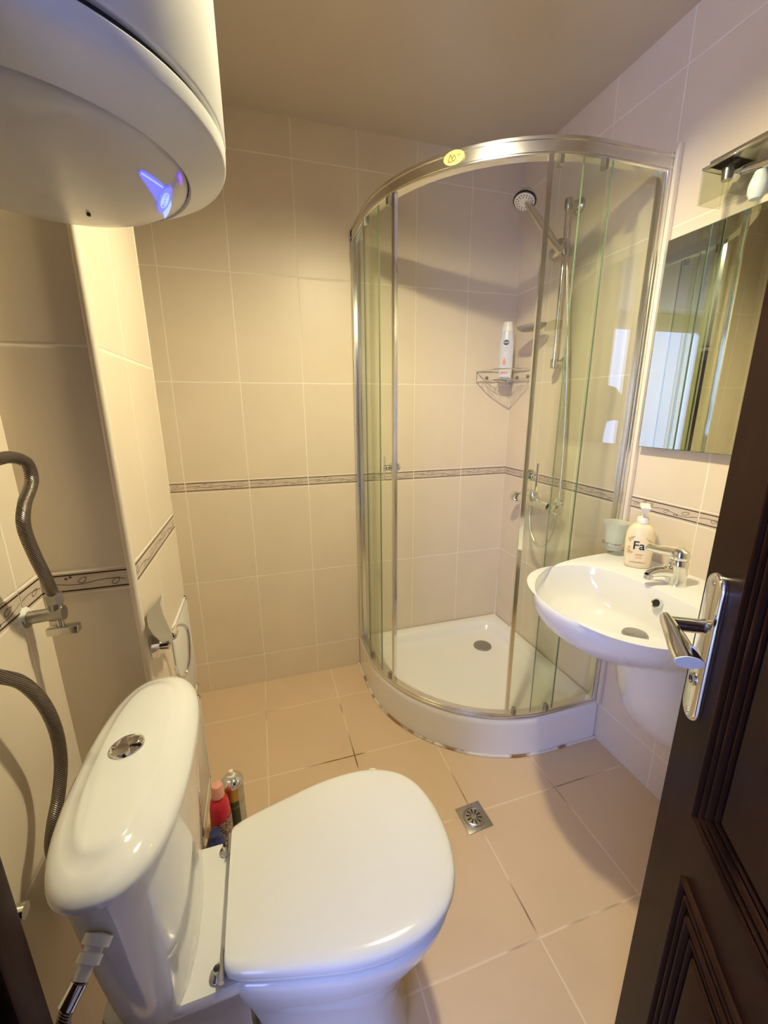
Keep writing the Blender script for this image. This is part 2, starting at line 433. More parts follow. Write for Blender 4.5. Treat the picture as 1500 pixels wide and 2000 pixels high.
# decorated border tiles: two dark lines, a vine with leaves and berries
def band(name, o, xd, length, start, left_cut=0):
    """o = point on wall at z=0; xd = direction along wall; nrm = out of wall; tile joints at start + k*.25"""
    xd = Vector(xd); nrm = Vector((xd.y, -xd.x, 0))
    zb, zt = .9535, .994
    mb = MB()
    def P(s, z, h): return Vector(o)+xd*s+Vector((0, 0, z))+nrm*h
    def quad(s0, s1, z0, z1, h, mat):
        mb.use(mat).add([P(s0, z0, h), P(s1, z0, h), P(s1, z1, h), P(s0, z1, h), P(s0, z0, 0), P(s1, z0, 0), P(s1, z1, 0), P(s0, z1, 0)],
                        [[0, 1, 2, 3], [0, 1, 5, 4], [3, 2, 6, 7], [1, 2, 6, 5], [0, 3, 7, 4]], False)
    def ribbon(pts, w, h):
        for i in range(len(pts)-1):
            (a, b), (c, d) = pts[i], pts[i+1]
            l = math.hypot(c-a, d-b) or 1; nx, nz = -(d-b)/l*w/2, (c-a)/l*w/2
            ex, ez = (c-a)/l*w*.3, (d-b)/l*w*.3
            q = [(a+nx-ex, b+nz-ez), (a-nx-ex, b-nz-ez), (c-nx+ex, d-nz+ez), (c+nx+ex, d+nz+ez)]
            if all(0 < s < length for s, _ in q):
                mb.use(M['vine']).add([P(s, z, h) for s, z in q], [[0, 1, 2, 3]], False)
    s = start
    while s > 0: s -= .25
    while s < length:
        a, b = max(s+.002, 0), min(s+.248, length)
        if b-a > .003:
            quad(a, b, zb, zt, .0012, M['band'])
            quad(a, b, zt-.0062, zt-.0034, .0015, M['bandline']); quad(a, b, zb+.0034, zb+.0062, .0015, M['bandline'])
            zc = (zb+zt)/2
            vine = [(s+.004+.242*k/40, zc-.002+.0042*math.sin(2*PI*(k/40)*2+.6)+.002*math.sin(2*PI*(k/40))) for k in range(41)]
            ribbon(vine, .0011, .0017)
            for cx, cz, ang, l, w in ((.045, -.001, .55, .021, .0085), (.098, .004, .9, .020, .0085), (.152, -.004, 1.0, .022, .0085), (.213, .003, .45, .024, .009)):
                lf = []
                for k in range(17):
                    t = 2*PI*k/16; px = math.cos(t)*l/2; pz = math.sin(t)*w/2*(1-.5*math.cos(t))
                    lf.append((s+cx+px*math.cos(ang)-pz*math.sin(ang), zc+cz+px*math.sin(ang)*.62+pz*math.cos(ang)))
                ribbon(lf, .0010, .0018)
            for cx, cz in ((.072, .0085), (.079, .011), (.178, -.0095), (.187, -.0085)):
                ribbon([(s+cx+.0016*math.cos(t*PI/4), zc+cz+.0016*math.sin(t*PI/4)) for t in range(9)], .0013, .0018)
        s += .25
    return struct(mb.obj(name), 'border tiles with dark lines and a leafy vine')
band('trim_5', (-1.60, -.0002, 0), (1, 0, 0), 1.60, .10)
band('trim_6', (-.0002, 0, 0), (0, -1, 0), 1.98, .238)
band('trim_7', (XL, PYN-.0002, 0), (1, 0, 0), .143, -.03)
band('trim_8', (PX+.0002, PYN, 0), (0, 1, 0), PYF-PYN-.003, .18)
band('trim_9', (XL+.0002, -1.44, 0), (0, 1, 0), -.967+1.44, .155)
# grout seams round the shower foot and along the floor
cb = MB().use(M['caulk'])
A_, B_, R_, = -.785, -.752, .55
def tray_path(off=0, n=28):
    cx, cy = A_+R_, B_+R_
    pts = [(A_-off, -.0)]
    pts += [(A_-off, cy*.5)]
    for k in range(n+1):
        a = PI+PI/2*k/n
        pts.append((cx+(R_+off)*math.cos(a), cy+(R_+off)*math.sin(a)))
    pts += [(cx*.5, B_-off), (0, B_-off)]
    return pts
seam = simple('stained white silicone', (.8, .76, .70), .5)
_nt = seam.node_tree; _b = _nt.nodes['Principled BSDF']; _tc = _nt.nodes.new('ShaderNodeTexCoord'); _n = _nt.nodes.new('ShaderNodeTexNoise'); _n.inputs['Scale'].default_value = 9; _n.inputs['Detail'].default_value = 6
_r = _nt.nodes.new('ShaderNodeValToRGB'); _r.color_ramp.elements[0].position = .42; _r.color_ramp.elements[0].color = (.30, .15, .06, 1); _r.color_ramp.elements[1].position = .50; _r.color_ramp.elements[1].color = (.82, .77, .70, 1)
_nt.links.new(_tc.outputs['Object'], _n.inputs['Vector']); _nt.links.new(_n.outputs['Fac'], _r.inputs[0]); _nt.links.new(_r.outputs[0], _b.inputs['Base Color'])
cb.tube([(x, y, .003) for x, y in tray_path(.003)], .0055, 8)
cb.mats = [seam]
struct(cb.obj('trim_10'), 'white silicone seam round the shower tray foot')

# left door frame post: dark brown block beside the toilet
db = MB().use(M['wood'])
db.box((XL, -1.56, 0), (-1.438, -1.486, H), .003)
db.box((XL+.02, -1.50, 0), (-1.428, -1.466, H), .004)
struct(db.obj('trim_11'), 'dark brown door frame post beside the toilet')

# ------------------------------------------------------------------ pendant lamp (above the frame): open-bottomed metal shade with a globe bulb inside
LX, LY, LZ = LAMP_POS
cl = thing('pendant_lamp', 'white metal pendant lamp hanging above the toilet', 'pendant lamp', (LX, LY, LZ))
mb = MB().use(M['plastic']); mb.lathe([(.0001, LZ+.12), (.03, LZ+.118), (.08, LZ+.075), (.098, LZ+.02), (.098, LZ-.035), (.095, LZ-.035), (.095, LZ+.018), (.077, LZ+.072), (.028, LZ+.113), (.0001, LZ+.115)], (LX, LY, 0), 48, cap=False); mb.obj('shade', cl)
MB().use(M['black']).tube([(LX, LY, LZ+.118), (LX, LY, H-.02)], .003, 8).obj('cable', cl)
MB().use(M['plastic']).lathe([(.0001, H-.001), (.04, H-.001), (.038, H-.02), (.01, H-.03), (.0001, H-.03)], (LX, LY, 0), 28, cap=False).obj('ceiling_rose', cl)
em = simple('lit bulb glass', (1, .9, .7), .4, emis=LAMP_COL, estr=BULB)
MB().use(em).lathe([(.0001, -.0345), (.012, -.032), (.025, -.0235), (.034, 0), (.030, .018), (.016, .040), (.014, .085), (.0001, .085)], (LX, LY, LZ), 32, cap=False).obj('bulb', cl)

def tiny_print(mb, widths, h, T, mat, curve=None):
    """a row of print too small to read, as short strokes"""
    tot = sum(widths)+.0012*(len(widths)-1); x = -tot/2; mb.use(mat)
    for w in widths:
        q = [Vector((x, -h/2, 0)), Vector((x+w, -h/2, 0)), Vector((x+w, h/2, 0)), Vector((x, h/2, 0))]
        if curve: q = [curve(v) for v in q]
        mb.add(q, [[0, 1, 2, 3]], False, T); x += w+.0012

# ------------------------------------------------------------------ shower tray
tp = tray_path()
def inset(d):
    cx, cy = A_+R_, B_+R_; r = R_-d; k = .06
    pts = []
    # clockwise from back-left
    def arc(px, py, rad, a0, a1, n):
        for q in range(n+1):
            a = a0+(a1-a0)*q/n; pts.append((px+rad*math.cos(a), py+rad*math.sin(a)))
    arc(cx, cy, r, PI, 1.5*PI, 28)
    rc = .012 if d < .02 else .05
    arc(-d-rc, B_+d+rc, rc, 1.5*PI, 2*PI, 6)
    rb = .004 if d < .02 else .07
    arc(-d-rb, -d-rb, rb, 0, PI/2, 8)
    arc(A_+d+rc, -d-rc, rc, PI/2, PI, 6)
    return pts
st = thing('shower_tray', 'white quadrant shower tray with curved apron in the corner', 'shower tray', (-.4, -.4, 0))
mb = MB().use(M['tray'])
rings = []
for d, z in ((0, 0), (0, .135), (.001, .155), (.006, .163), (.014, .165), (.052, .164), (.060, .160), (.072, .134), (.082, .122), (.10, .117), (.12, .1155)):
    rings.append([(x, y, z) for x, y in inset(d if d > 0 else 0.0001)])
mb.loft(rings, True, False, True)
mb.obj('tray_body', st)
mb = MB().use(M['steel'])
dc = (-.195, -.205)
mb.lathe([(.0001, .124), (.03, .1235), (.042, .1215), (.045, .1165), (.045, .1145)], (*dc, 0), 36, cap=False)
mb.obj('drain_cover', st)

# ------------------------------------------------------------------ shower enclosure
GX, GY, GR = -.768, -.733, .535
def gpath(off=0.0, a0=0.0, a1=1.0, n=60, end0=-.004, end1=-.004):
    cx, cy = GX+GR, GY+GR
    full = []
    L1 = abs(cy-end0); L2 = GR*PI/2; L3 = abs(cx-end1); tot = L1+L2+L3
    for k in range(n+1):
        s = tot*(a0+(a1-a0)*k/n)
        if s <= L1: full.append((GX-off, end0-s))
        elif s <= L1+L2:
            a = PI+(s-L1)/GR; full.append((cx+(GR+off)*math.cos(a), cy+(GR+off)*math.sin(a)))
        else: full.append((cx+(s-L1-L2), GY-off))
    return full
def gparam(x, y):   # parameter of the nearest path point
    best = min(range(2001), key=lambda k: (P_[k][0]-x)**2+(P_[k][1]-y)**2); return best/2000
P_ = gpath(0, 0, 1, 2000)
se = thing('shower_enclosure', 'curved glass corner shower enclosure with chrome rails, sliding doors partly open', 'shower enclosure', (-.4, -.4, .165))
ZB, ZT = .166, 1.975
mb = MB().use(M['satin'])
# top rail with stepped extrusion profile
mb.sweep_rect(gpath(0), (-.016, .016), ZT-.047, ZT, bev=.003)
mb.sweep_rect(gpath(0), (-.0165, -.019), ZT-.012, ZT-.006)
mb.sweep_rect(gpath(0), (-.0165, -.0185), ZT-.040, ZT-.035)
mb.obj('top_rail', se)
mb = MB().use(M['satin']); mb.sweep_rect(gpath(0), (-.014, .014), ZB, ZB+.018, bev=.003); mb.sweep_rect(gpath(0), (-.018, -.013), ZB, ZB+.010, bev=.002)
mb.obj('bottom_rail', se)
for (x0, y0, x1, y1) in ((GX-.016, -.030, GX+.016, -.001), (-.032, GY-.017, -.001, GY+.016)):
    mb = MB().use(M['satin']); mb.box((x0, y0, ZB), (x1, y1, ZT), .003)
    if x0 < -.5: mb.box((x0+.004, y0-.006, ZB), (x1-.004, y0+.002, ZT), .001)
    else: mb.box((x0-.006, y0+.004, ZB), (x0+.002, y1-.004, ZT), .001)
    mb.obj('wall_profile', se)
mb = MB().use(M['corner']); mb.box((-.018, GY-.030, ZB), (-.0005, GY-.017, ZT+.02), .003); mb.obj('filler_strip', se, label='pale plastic filler strip along the wall')
def pane(name, a0, a1, off, z0, z1, n=40):
    mb = MB().use(M['glass']); path = gpath(off, a0, a1, n)
    mb.sweep_rect(path, (-.0028, .0028), z0, z1)
    o = mb.obj(name, se)
    e = MB().use(M['paneedge'])
    for pth in (path[:2], path[-2:]):
        p0, p1 = (Vector(pth[0]), Vector(pth[1]))
        t = (p1-p0).normalized(); nrm = Vector((-t.y, t.x))
        base = p0 if pth is not path[-2:] and pth == path[:2] else p1
        sgn = -1 if base is p0 else 1
        c = [base+nrm*.0029, base-nrm*.0029, base-nrm*.0029+t*.0012*sgn, base+nrm*.0029+t*.0012*sgn]
        e.add([(q.x, q.y, z) for z in (z0, z1) for q in c], [[0, 1, 2, 3], [4, 5, 6, 7], [0, 1, 5, 4], [1, 2, 6, 5], [2, 3, 7, 6], [3, 0, 4, 7]], False)
    e.obj('glass_edge', o)
    return o
aL = gparam(-.766, -.305); aR = gparam(-.300, -.733)
dL0, dL1 = gparam(-.768, -.20), gparam(-.735, -.415)
dR1, dR0 = gparam(-.22, -.733), gparam(-.400, -.720)
pane('fixed_panel', .014, aL, -.004, ZB+.016, ZT-.045)
pane('fixed_panel', aR, .986, -.004, ZB+.016, ZT-.045)
def door(a0, a1, lead):
    dm = pane('sliding_door', a0, a1, .011, ZB+.022, ZT-.040)
    path = gpath(.011, lead-.0052, lead+.0052, 4)
    mb = MB().use(M['chrome']); mb.sweep_rect(path, (-.0065, .0075), ZB+.020, ZT-.042, bev=.002)
    mb.obj('door_edge_profile', dm)
    # rollers / clips
    other = a0+.02 if lead == a1 else a1-.02
    for aa in (lead+(-.022 if lead == a1 else .022), other):
        q = gpath(.011, aa-.004, aa+.004, 2)
        for zz, hh in ((ZB+.016, .028), (ZT-.070, .026)):
            mb = MB().use(M['steel']); mb.sweep_rect(q, (-.008, .012), zz, zz+hh, bev=.003); mb.obj('roller_clip', dm)
    # bar knob through the glass
    sg = -1 if lead == a1 else 1
    q = gpath(.011, lead+sg*.022-.001, lead+sg*.022+.001, 2)
    p = Vector((*q[1], 0)); t = (Vector((*q[2], 0))-Vector((*q[0], 0))).normalized(); nrm = Vector((t.y, -t.x, 0)); nrm = nrm if nrm.dot(Vector((-1, -1, 0))) > 0 else -nrm
    zc = 1.073
    hb = MB().use(M['chrome'])
    hb.lathe([(.0001, .0), (.0155, .0), (.018, .004), (.018, .010), (.010, .013), (.010, .020), (.0155, .023), (.0175, .028), (.015, .034), (.0001, .036)], p+Vector((0, 0, zc))-nrm*.040, 28, axis=nrm, cap=False)
    hb.lathe([(.0001, .0), (.011, 0), (.011, .018), (.008, .022), (.0001, .022)], p+Vector((0, 0, zc))+nrm*.002, 24, axis=nrm, cap=False)
    hb.box((-.0035, .022, -.044), (.0035, .026, .044), .0015, T=frame(p+Vector((0, 0, zc)), -t if nrm.cross(t).z > 0 else t))
    hb.obj('door_handle', dm)
    return dm
door(dL0, dL1, dL1); door(dR0, dR1, dR0)
# oval foil sticker on the top rail with a small printed mark
aS = gparam(-.628, -.60); q = gpath(-.0, aS-.002, aS+.002, 2)
p = Vector((*q[1], 0)); t = (Vector((*q[2], 0))-Vector((*q[0], 0))).normalized(); nrm = Vector((t.y, -t.x, 0))
if nrm.dot(Vector((-1, -1, 0))) < 0: nrm = -nrm
T = Matrix((t, Vector((0, 0, 1)), t.cross(Vector((0, 0, 1))))).transposed().to_4x4(); T.translation = p+nrm*.0195+Vector((0, 0, ZT-.022))
if t.cross(Vector((0, 0, 1))).dot(nrm) < 0: pass
mb = MB().use(M['stickergold'])
mb.add([(.030*math.cos(a*PI/20), .0175*math.sin(a*PI/20), .0004) for a in range(40)], [list(range(40))], False, T)
mb.add([(.030*math.cos(a*PI/20), .0175*math.sin(a*PI/20), z) for z in (-.003, .0004) for a in range(40)], [[k, (k+1) % 40, 40+(k+1) % 40, 40+k] for k in range(40)], False, T)
mb.use(M['olive'])
for seg in (((-.016, -.008), (-.010, .009)), ((-.010, .009), (-.004, -.002)), ((-.016, -.008), (-.003, -.009)), ((-.006, -.003), (.001, .006)), ((.001, .006), (.006, -.002)), ((.006, -.002), (.001, -.009)), ((.001, -.009), (-.006, -.003)), ((.010, .003), (.019, .004))):
    (a, b), (c, d) = seg; l = math.hypot(c-a, d-b); nx, ny = -(d-b)/l*.0009, (c-a)/l*.0009
    mb.add([(a+nx, b+ny, .0008), (a-nx, b-ny, .0008), (c-nx, d-ny, .0008), (c+nx, d+ny, .0008)], [[0, 1, 2, 3]], False, T)
mb.obj('maker_sticker', se, label='small oval gold sticker with a printed mark')

# ------------------------------------------------------------------ shower rail, hand shower, mixer
RY, RX = -.368, -.052
sr = thing('shower_rail', 'chrome riser rail with slider and soap dish on the wall inside the shower', 'shower rail', (0, RY, 1.45))
MB().use(M['chrome']).tube([(RX, RY, 1.44), (RX, RY, 2.005)], .0085, 20).obj('bar', sr)
for z in (2.0, 1.452):
    mb = MB().use(M['worn'])
    mb.lathe([(.0001, 0), (.026, 0), (.026, .008), (.018, .014), (.014, .03), (.014, .052)], (0, RY, z), 28, axis=(-1, 0, 0), cap=False)
    mb.lathe([(.0001, -.018), (.013, -.017), (.0145, -.01), (.0145, .01), (.013, .017), (.0001, .018)], (RX, RY, z), 24, cap=False)
    mb.obj('wall_bracket', sr)
mb = MB().use(M['worn'])
mb.lathe([(.0001, -.03), (.017, -.028), (.0185, -.02), (.0185, .02), (.017, .028), (.0001, .03)], (RX, RY, 1.857), 28, cap=False)
mb.lathe([(.0001, 0), (.020, 0), (.023, .006), (.023, .05), (.020, .056), (.0001, .056)], (RX, RY+.062, 1.855), 28, axis=(0, -1, 0), cap=False)
mb.tube([(RX, RY, 1.857), (RX-.04, RY-.02, 1.868)], .014, 16)
mb.obj('slider', sr)
mb = MB().use(M['soap'])
mb.lathe([(.0001, 0), (.045, .001), (.062, .010), (.066, .018), (.063, .018), (.058, .011), (.043, .004), (.0001, .003)], (RX-.035, RY+.115, 1.592), 36, sx=.72, sy=1.15, cap=False)
mb.use(M['clearglass']); mb.box((RX-.022, RY-.014, 1.578), (RX+.014, RY+.052, 1.612), .006)
mb.obj('soap_dish', sr)

hs = thing('hand_shower', 'chrome hand shower clipped on the riser rail with its hose hanging in a loop', 'hand shower', (RX, RY, 1.857))
hold = Vector((RX-.045, RY-.022, 1.845)); head = Vector((-.165, -.262, 2.045))
ax = (head-hold).normalized()
mb = MB().use(M['satin'])
mb.tube([hold-ax*.02, hold+ax*.05, hold+ax*.13, head-ax*.015], lambda t: .0105+.0045*math.sin(PI*t), 18, smooth=6)
mb.obj('handle', hs)
face_n = Vector((-.35, -.25, -.90)).normalized()
mb = MB().use(M['satin'])
mb.lathe([(.0001, -.030), (.018, -.028), (.034, -.016), (.041, -.002), (.041, .004)], head, 36, axis=face_n, cap=False); mb.obj('head', hs)
mb = MB().use(M['black']); mb.lathe([(.041, .002), (.0425, .004), (.0425, .009), (.039, .011)], head, 36, axis=face_n, cap=False); mb.obj('rubber_ring', hs)
mb = MB().use(M['pumpwhite']); mb.lathe([(.039, .008), (.037, .013), (.0001, .0145)], head, 36, axis=face_n, cap=False)
mb.use(M['black'])
Rm = Vector((0, 0, 1)).rotation_difference(face_n).to_matrix()
for ring, n in ((.030, 18), (.022, 12)):
    for k in range(n):
        a = 2*PI*k/n; mb.lathe([(.0019, 0), (.0019, .0022), (.0001, .0024)], head+Rm @ Vector((ring*math.cos(a), ring*math.sin(a), .0125)), 6, axis=face_n, cap=False)
mb.obj('spray_face', hs)
MXY, MXZ = -.338, .880
mb = MB().use(M['satin'])
mb.tube([hold-ax*.02, hold-ax*.05+Vector((-.006, -.018, -.02)), (-.085, -.440, 1.72), (-.065, -.452, 1.5), (-.055, -.466, 1.25), (-.058, -.482, 1.0), (-.062, -.478, .83),
         (-.066, -.445, .725), (-.07, -.395, .700), (-.07, -.345, .74), (-.068, -.322, .80), (-.066, -.318, .875)], .0062, 12, smooth=10)
mb.obj('hose', hs)
mx = thing('shower_mixer', 'chrome single-lever shower mixer on the wall inside the shower', 'mixer tap', (0, MXY, MXZ))
mb = MB().use(M['chrome'])
for dy in (-.075, .075):
    mb.lathe([(.0001, 0), (.032, 0), (.032, .004), (.024, .012), (.015, .016), (.015, .05)], (0, MXY+dy, MXZ), 28, axis=(-1, 0, 0), cap=False)
mb.tube([(-.06, MXY-.098, MXZ), (-.06, MXY+.098, MXZ)], lambda t: .019+.003*math.cos(2*PI*t), 22, smooth=0)
mb.tube([(-.06, MXY-.098, MXZ), (-.06, MXY-.06, MXZ), (-.06, MXY, MXZ+.002), (-.06, MXY+.06, MXZ), (-.06, MXY+.098, MXZ)], lambda t: .019+.006*math.sin(PI*t), 22, smooth=6)
mb.lathe([(.0001, -.032), (.019, -.03), (.024, -.02), (.024, -.005), (.021, 0)], (-.06, MXY-.13, MXZ), 24, axis=(0, 1, 0), cap=False)
mb.lathe([(.0001, -.032), (.019, -.03), (.024, -.02), (.024, -.005), (.021, 0)], (-.06, MXY+.13, MXZ), 24, axis=(0, -1, 0), cap=False)
mb.lathe([(.012, 0), (.012, -.03), (.0001, -.03)], (-.064, MXY+.025, MXZ-.012), 18, cap=False)
mb.obj('body', mx)
mb = MB().use(M['chrome'])
mb.lathe([(.024, 0), (.024, .022), (.018, .036), (.0001, .04)], (-.066, MXY, MXZ+.015), 24, axis=(-.35, 0, 1), cap=False)
mb.tube([(-.078, MXY, MXZ+.045), (-.10, MXY-.002, MXZ+.060), (-.155, MXY-.006, MXZ+.052)], lambda t: .011-.004*t, 14, smooth=5, flat=.55)
mb.obj('lever', mx)

# ------------------------------------------------------------------ corner caddy and shampoo bottle
cd = thing('corner_caddy', 'small chrome wire corner basket in the shower', 'caddy', (-.09, -.09, 1.40))
CZ = 1.405; cr = .185
def arc(z, n=16, r=cr, b=.55):
    # front edge bowing outwards between the two walls
    P = []
    for k in range(n+1):
        t = k/n; P.append((-r*(1-t)-.006, -r*t-.006, z)); 
        q = .045*math.sin(PI*t); P[-1] = (P[-1][0]-q, P[-1][1]-q, z)
    return P
mb = MB().use(M['chrome'])
for z, rr in ((CZ+.045, .0024), (CZ, .0024)):
    mb.tube(arc(z), rr, 8); mb.tube([(-cr-.006, -.006, z), (-.006, -.006, z), (-.006, -cr-.006, z)], rr, 8)
mb.tube([(-cr-.006, -.006, CZ+.045), (-cr-.006, -.006, CZ)], .0022, 8); mb.tube([(-.006, -cr-.006, CZ+.045), (-.006, -cr-.006, CZ)], .0022, 8)
for k in range(1, 9):
    t = k/9; a = arc(CZ); i = int(round(t*16)); p1 = a[i]
    mb.tube([(-.006-cr*max(0, 1-2*t) if t < .5 else -.006, -.006 if t < .5 else -.006-cr*(2*t-1), CZ), p1], .0014, 6)
a1 = arc(CZ-.0)
mb.tube([(-.15, -.006, CZ), (-.12, -.02, CZ-.04), (-.07, -.07, CZ-.07), (-.02, -.12, CZ-.04), (-.006, -.15, CZ)], .0012, 6, smooth=4)
mb.obj('wire_frame', cd)
for (x, y) in ((-.135, -.004), (-.055, -.004), (-.004, -.055), (-.004, -.135)):
    mb = MB().use(M['steel']); mb.lathe([(.0001, 0), (.008, 0), (.008, .005), (.004, .007), (.0001, .007)], (x if x < -.01 else 0, y if y < -.01 else 0, CZ+.016), 14, axis=(0, -1, 0) if x < -.01 else (-1, 0, 0), cap=False)
    mb.obj('screw_cap', cd)

BX, BY, BZ = -.090, -.085, CZ+.003
sb = thing('shampoo_bottle', 'silvery white shampoo bottle standing in the corner basket', 'bottle', (BX, BY, BZ))
va = math.atan2(BY-CAM.y, BX-CAM.x)+PI          # front of the label faces into the room
Tb = frame((BX, BY, BZ), (math.cos(va+PI/2), math.sin(va+PI/2), 0))    # local x = width, -y/+y = depth
def bprof(z):
    if z < .19: return .030+.002*math.sin(z/.19*PI)
    return .030
mb = MB().use(M['bottle'])
rings = []
for z, w, d in ((0, .026, .017), (.004, .029, .019), (.02, .030, .020), (.08, .032, .0215), (.13, .0325, .0215), (.165, .031, .020), (.19, .027, .0185), (.205, .024, .0175)):
    rings.append([(w*math.copysign(abs(math.cos(a))**.85, math.cos(a)), d*math.copysign(abs(math.sin(a))**.85, math.sin(a)), z) for a in [2*PI*k/32 for k in range(32)]])
mb.loft(rings, True, True, True, Tb); mb.obj('body', sb)
mb = MB().use(M['plastic']); rings = []
for z, w, d in ((.206, .0235, .017), (.225, .022, .0155), (.243, .019, .0135), (.246, .016, .011)):
    rings.append([(w*math.cos(a), d*math.sin(a), z) for a in [2*PI*k/32 for k in range(32)]])
mb.loft(rings, True, True, True, Tb); mb.obj('flip_cap', sb)
def front_T(T, z, y):  # text plane on the front (local -y after rotation of frame)
    return T @ Matrix.Translation((0, y, z)) @ Matrix.Rotation(PI/2, 4, 'X')
# decide which local y side faces the camera
loc = Tb.inverted() @ CAM; sgn = -1 if loc.y < 0 else 1
def onfront(T, x, z, y):
    if sgn < 0: return T @ Matrix.Translation((x, -y, z)) @ Matrix.Rotation(PI/2, 4, 'X')
    return T @ Matrix.Translation((x, y, z)) @ Matrix.Rotation(PI, 4, 'Z') @ Matrix.Rotation(PI/2, 4, 'X')
mb = MB().use(M['logo'])
Tl = onfront(Tb, -.002, .158, .0212)
mb.lathe([(.0118, -.003), (.0118, 0), (.0001, 0)], (0, 0, 0), 36, T=Tl, cap=False)
mb.obj('round_logo', sb); mb = MB()
text_mesh(mb, 'NIVEA', .0066, onfront(Tb, -.002, .158, .0216), M['whiteprint'], .0001)
mb.obj('logo_text', sb); mb = MB()
tiny_print(mb, (.003, .002, .004, .002, .003), .0042, onfront(Tb, -.002, .135, .0222), M['greyprint'])
tiny_print(mb, (.004, .006, .003), .0026, onfront(Tb, -.002, .124, .0222), M['greyprint'])
mb.obj('label_text', sb); mb = MB()
mb = MB().use(M['orangeprint'])
Td = onfront(Tb, -.006, .075, .0222)
mb.add([(0, .022, 0), (-.005, .010, 0), (-.008, -.002, 0), (-.006, -.010, 0), (0, -.014, 0), (.006, -.010, 0), (.008, -.002, 0), (.005, .010, 0)], [list(range(8))], False, Td)
mb.obj('drop_print', sb); mb = MB().use(M['orangeprint'])
mb.add([(-.016, -.005, 0), (.014, -.005, 0), (.014, .005, 0), (-.016, .005, 0)], [[0, 1, 2, 3]], False, onfront(Tb, -.004, .030, .0205))
mb.obj('label_picture', sb)

# ------------------------------------------------------------------ wash basin
BCY = -1.045; RZ = .80
wb = thing('wash_basin', 'white D-shaped ceramic wash basin on the right wall', 'basin', (0, BCY, .6))
def rim(theta_n=72):
    """outer plan outline, from back left corner round the front to back right, y' symmetric"""
    half = [(-.0005, .278), (-.10, .277), (-.20, .270), (-.30, .250), (-.39, .212), (-.46, .160), (-.508, .100), (-.532, .040)]
    pts = sp2(half+[(x, -y) for x, y in half[::-1]], 5)
    return pts+[(-.0005, -.278+.556*k/12) for k in range(1, 12)]
ro = rim()
n_ro = len(ro)
# parametrize inner bowl outline with the same count
bcx = -.335
def inner(sc, cxo=-.325, ax=.195, ay=.232, pw=2.3):
    out = []
    for (x, y) in ro:
        a = math.atan2(y, x-(-.30))
        # ray angle remap so points spread well
        c, s_ = math.cos(a), math.sin(a)
        r = (abs(c/ax)**pw+abs(s_/ay)**pw)**(-1/pw)
        if c > 0: # flatter back side
            r = (abs(c/.150)**3.0+abs(s_/ay)**3.0)**(-1/3.0)
        out.append((cxo+r*c*sc, r*s_*sc))
    return out
def W(pts, z): return [(x, BCY+y, z) for x, y in pts]
def scl(pts, f, cx=-.27): return [((cx+(x-cx)*f) if x < -.002 else x, y*f) for x, y in pts]
mb = MB().use(M['white'])
rings = []
under = [(.36, .652), (.50, .660), (.66, .676), (.80, .700), (.90, .724), (.965, .748), (.992, .765), (1.0, .781), (1.0, .790), (.994, .797), (.984, .800)]
for f, z in under: rings.append(W(scl(ro, f), z))
# deck slopes gently, then the bowl
i0 = inner(1.0)
rings.append(W([(a[0]*.55+b[0]*.45, a[1]*.55+b[1]*.45) for a, b in zip(scl(ro, .984), i0)], .799))
rings.append(W(inner(1.03), .7975))
for sc, z, dx in ((1.0, .795, 0), (.985, .787, 0), (.96, .770, .002), (.92, .745, .008), (.84, .715, .016), (.70, .692, .034), (.50, .680, .054), (.28, .674, .072), (.12, .672, .078)):
    rings.append(W([(x+dx, y) for x, y in inner(sc)], z))
# close the outline (back edge lies on the wall)
mb.loft(rings, True, True, True)
mb.obj('bowl', wb)
ddx = -.325+.072
mb = MB().use(M['steel']); mb.lathe([(.0001, .682), (.022, .681), (.0305, .678), (.033, .6735), (.033, .668)], (ddx+.012, BCY, 0), 32, cap=False); mb.obj('drain_stopper', wb)
mb = MB().use(M['chrome']); on = Vector((-.93, 0, .36)).normalized(); oc = Vector((-.1860, BCY-.003, .762))
mb.lathe([(.0095, -.004), (.0105, .001), (.0135, .002), (.0145, -.001), (.0145, -.005)], oc, 28, axis=on, cap=False)
mb.use(M['dark']).lathe([(.0098, .0002), (.0001, .0002)], oc, 24, axis=on, cap=False); mb.obj('overflow_ring', wb)

pc = MB().use(M['white']); rings = []
for z, hw, dep in ((.290, .02, .03), (.283, .075, .07), (.292, .105, .105), (.32, .132, .140), (.37, .150, .170), (.44, .160, .195), (.54, .166, .215), (.64, .170, .225), (.655, .172, .23)):
    rings.append([(-.0005-dep*math.sin(PI*k/24)**.75, BCY-.0+.0+hw*math.cos(PI*k/24), z) for k in range(25)])
pc.loft(rings, True, True, True)
tag(pc.obj('basin_semi_pedestal', base=(0, BCY, .28)), 'white rounded half pedestal under the wash basin', 'pedestal')

# faucet
FX, FY = -.101, -1.027
fc = thing('basin_faucet', 'chrome single-lever basin tap on the back of the basin', 'faucet', (FX, FY, .797))
mb = MB().use(M['chrome'])
mb.lathe([(.0001, .796), (.027, .797), (.0275, .803), (.0255, .812), (.0245, .85), (.0255, .862), (.022, .872), (.0001, .876)], (FX, FY, 0), 32, cap=False)
mb.obj('body', fc)
mb = MB().use(M['chrome'])
mb.tube([(FX-.005, FY, .830), (FX-.035, FY+.008, .838), (FX-.062, FY+.016, .836), (FX-.082, FY+.021, .827)], lambda t: .0175-.005*t, 20, smooth=6, flat=.78, up=(0, 1, 0))
mb.obj('spout', fc)
mb = MB().use(M['worn']); mb.lathe([(.0115, 0), (.0115, .012), (.009, .014), (.0001, .012)], (FX-.078, FY+.020, .829), 20, axis=(-.12, 0, -1), cap=False); mb.obj('aerator', fc)
mb = MB().use(M['chrome'])
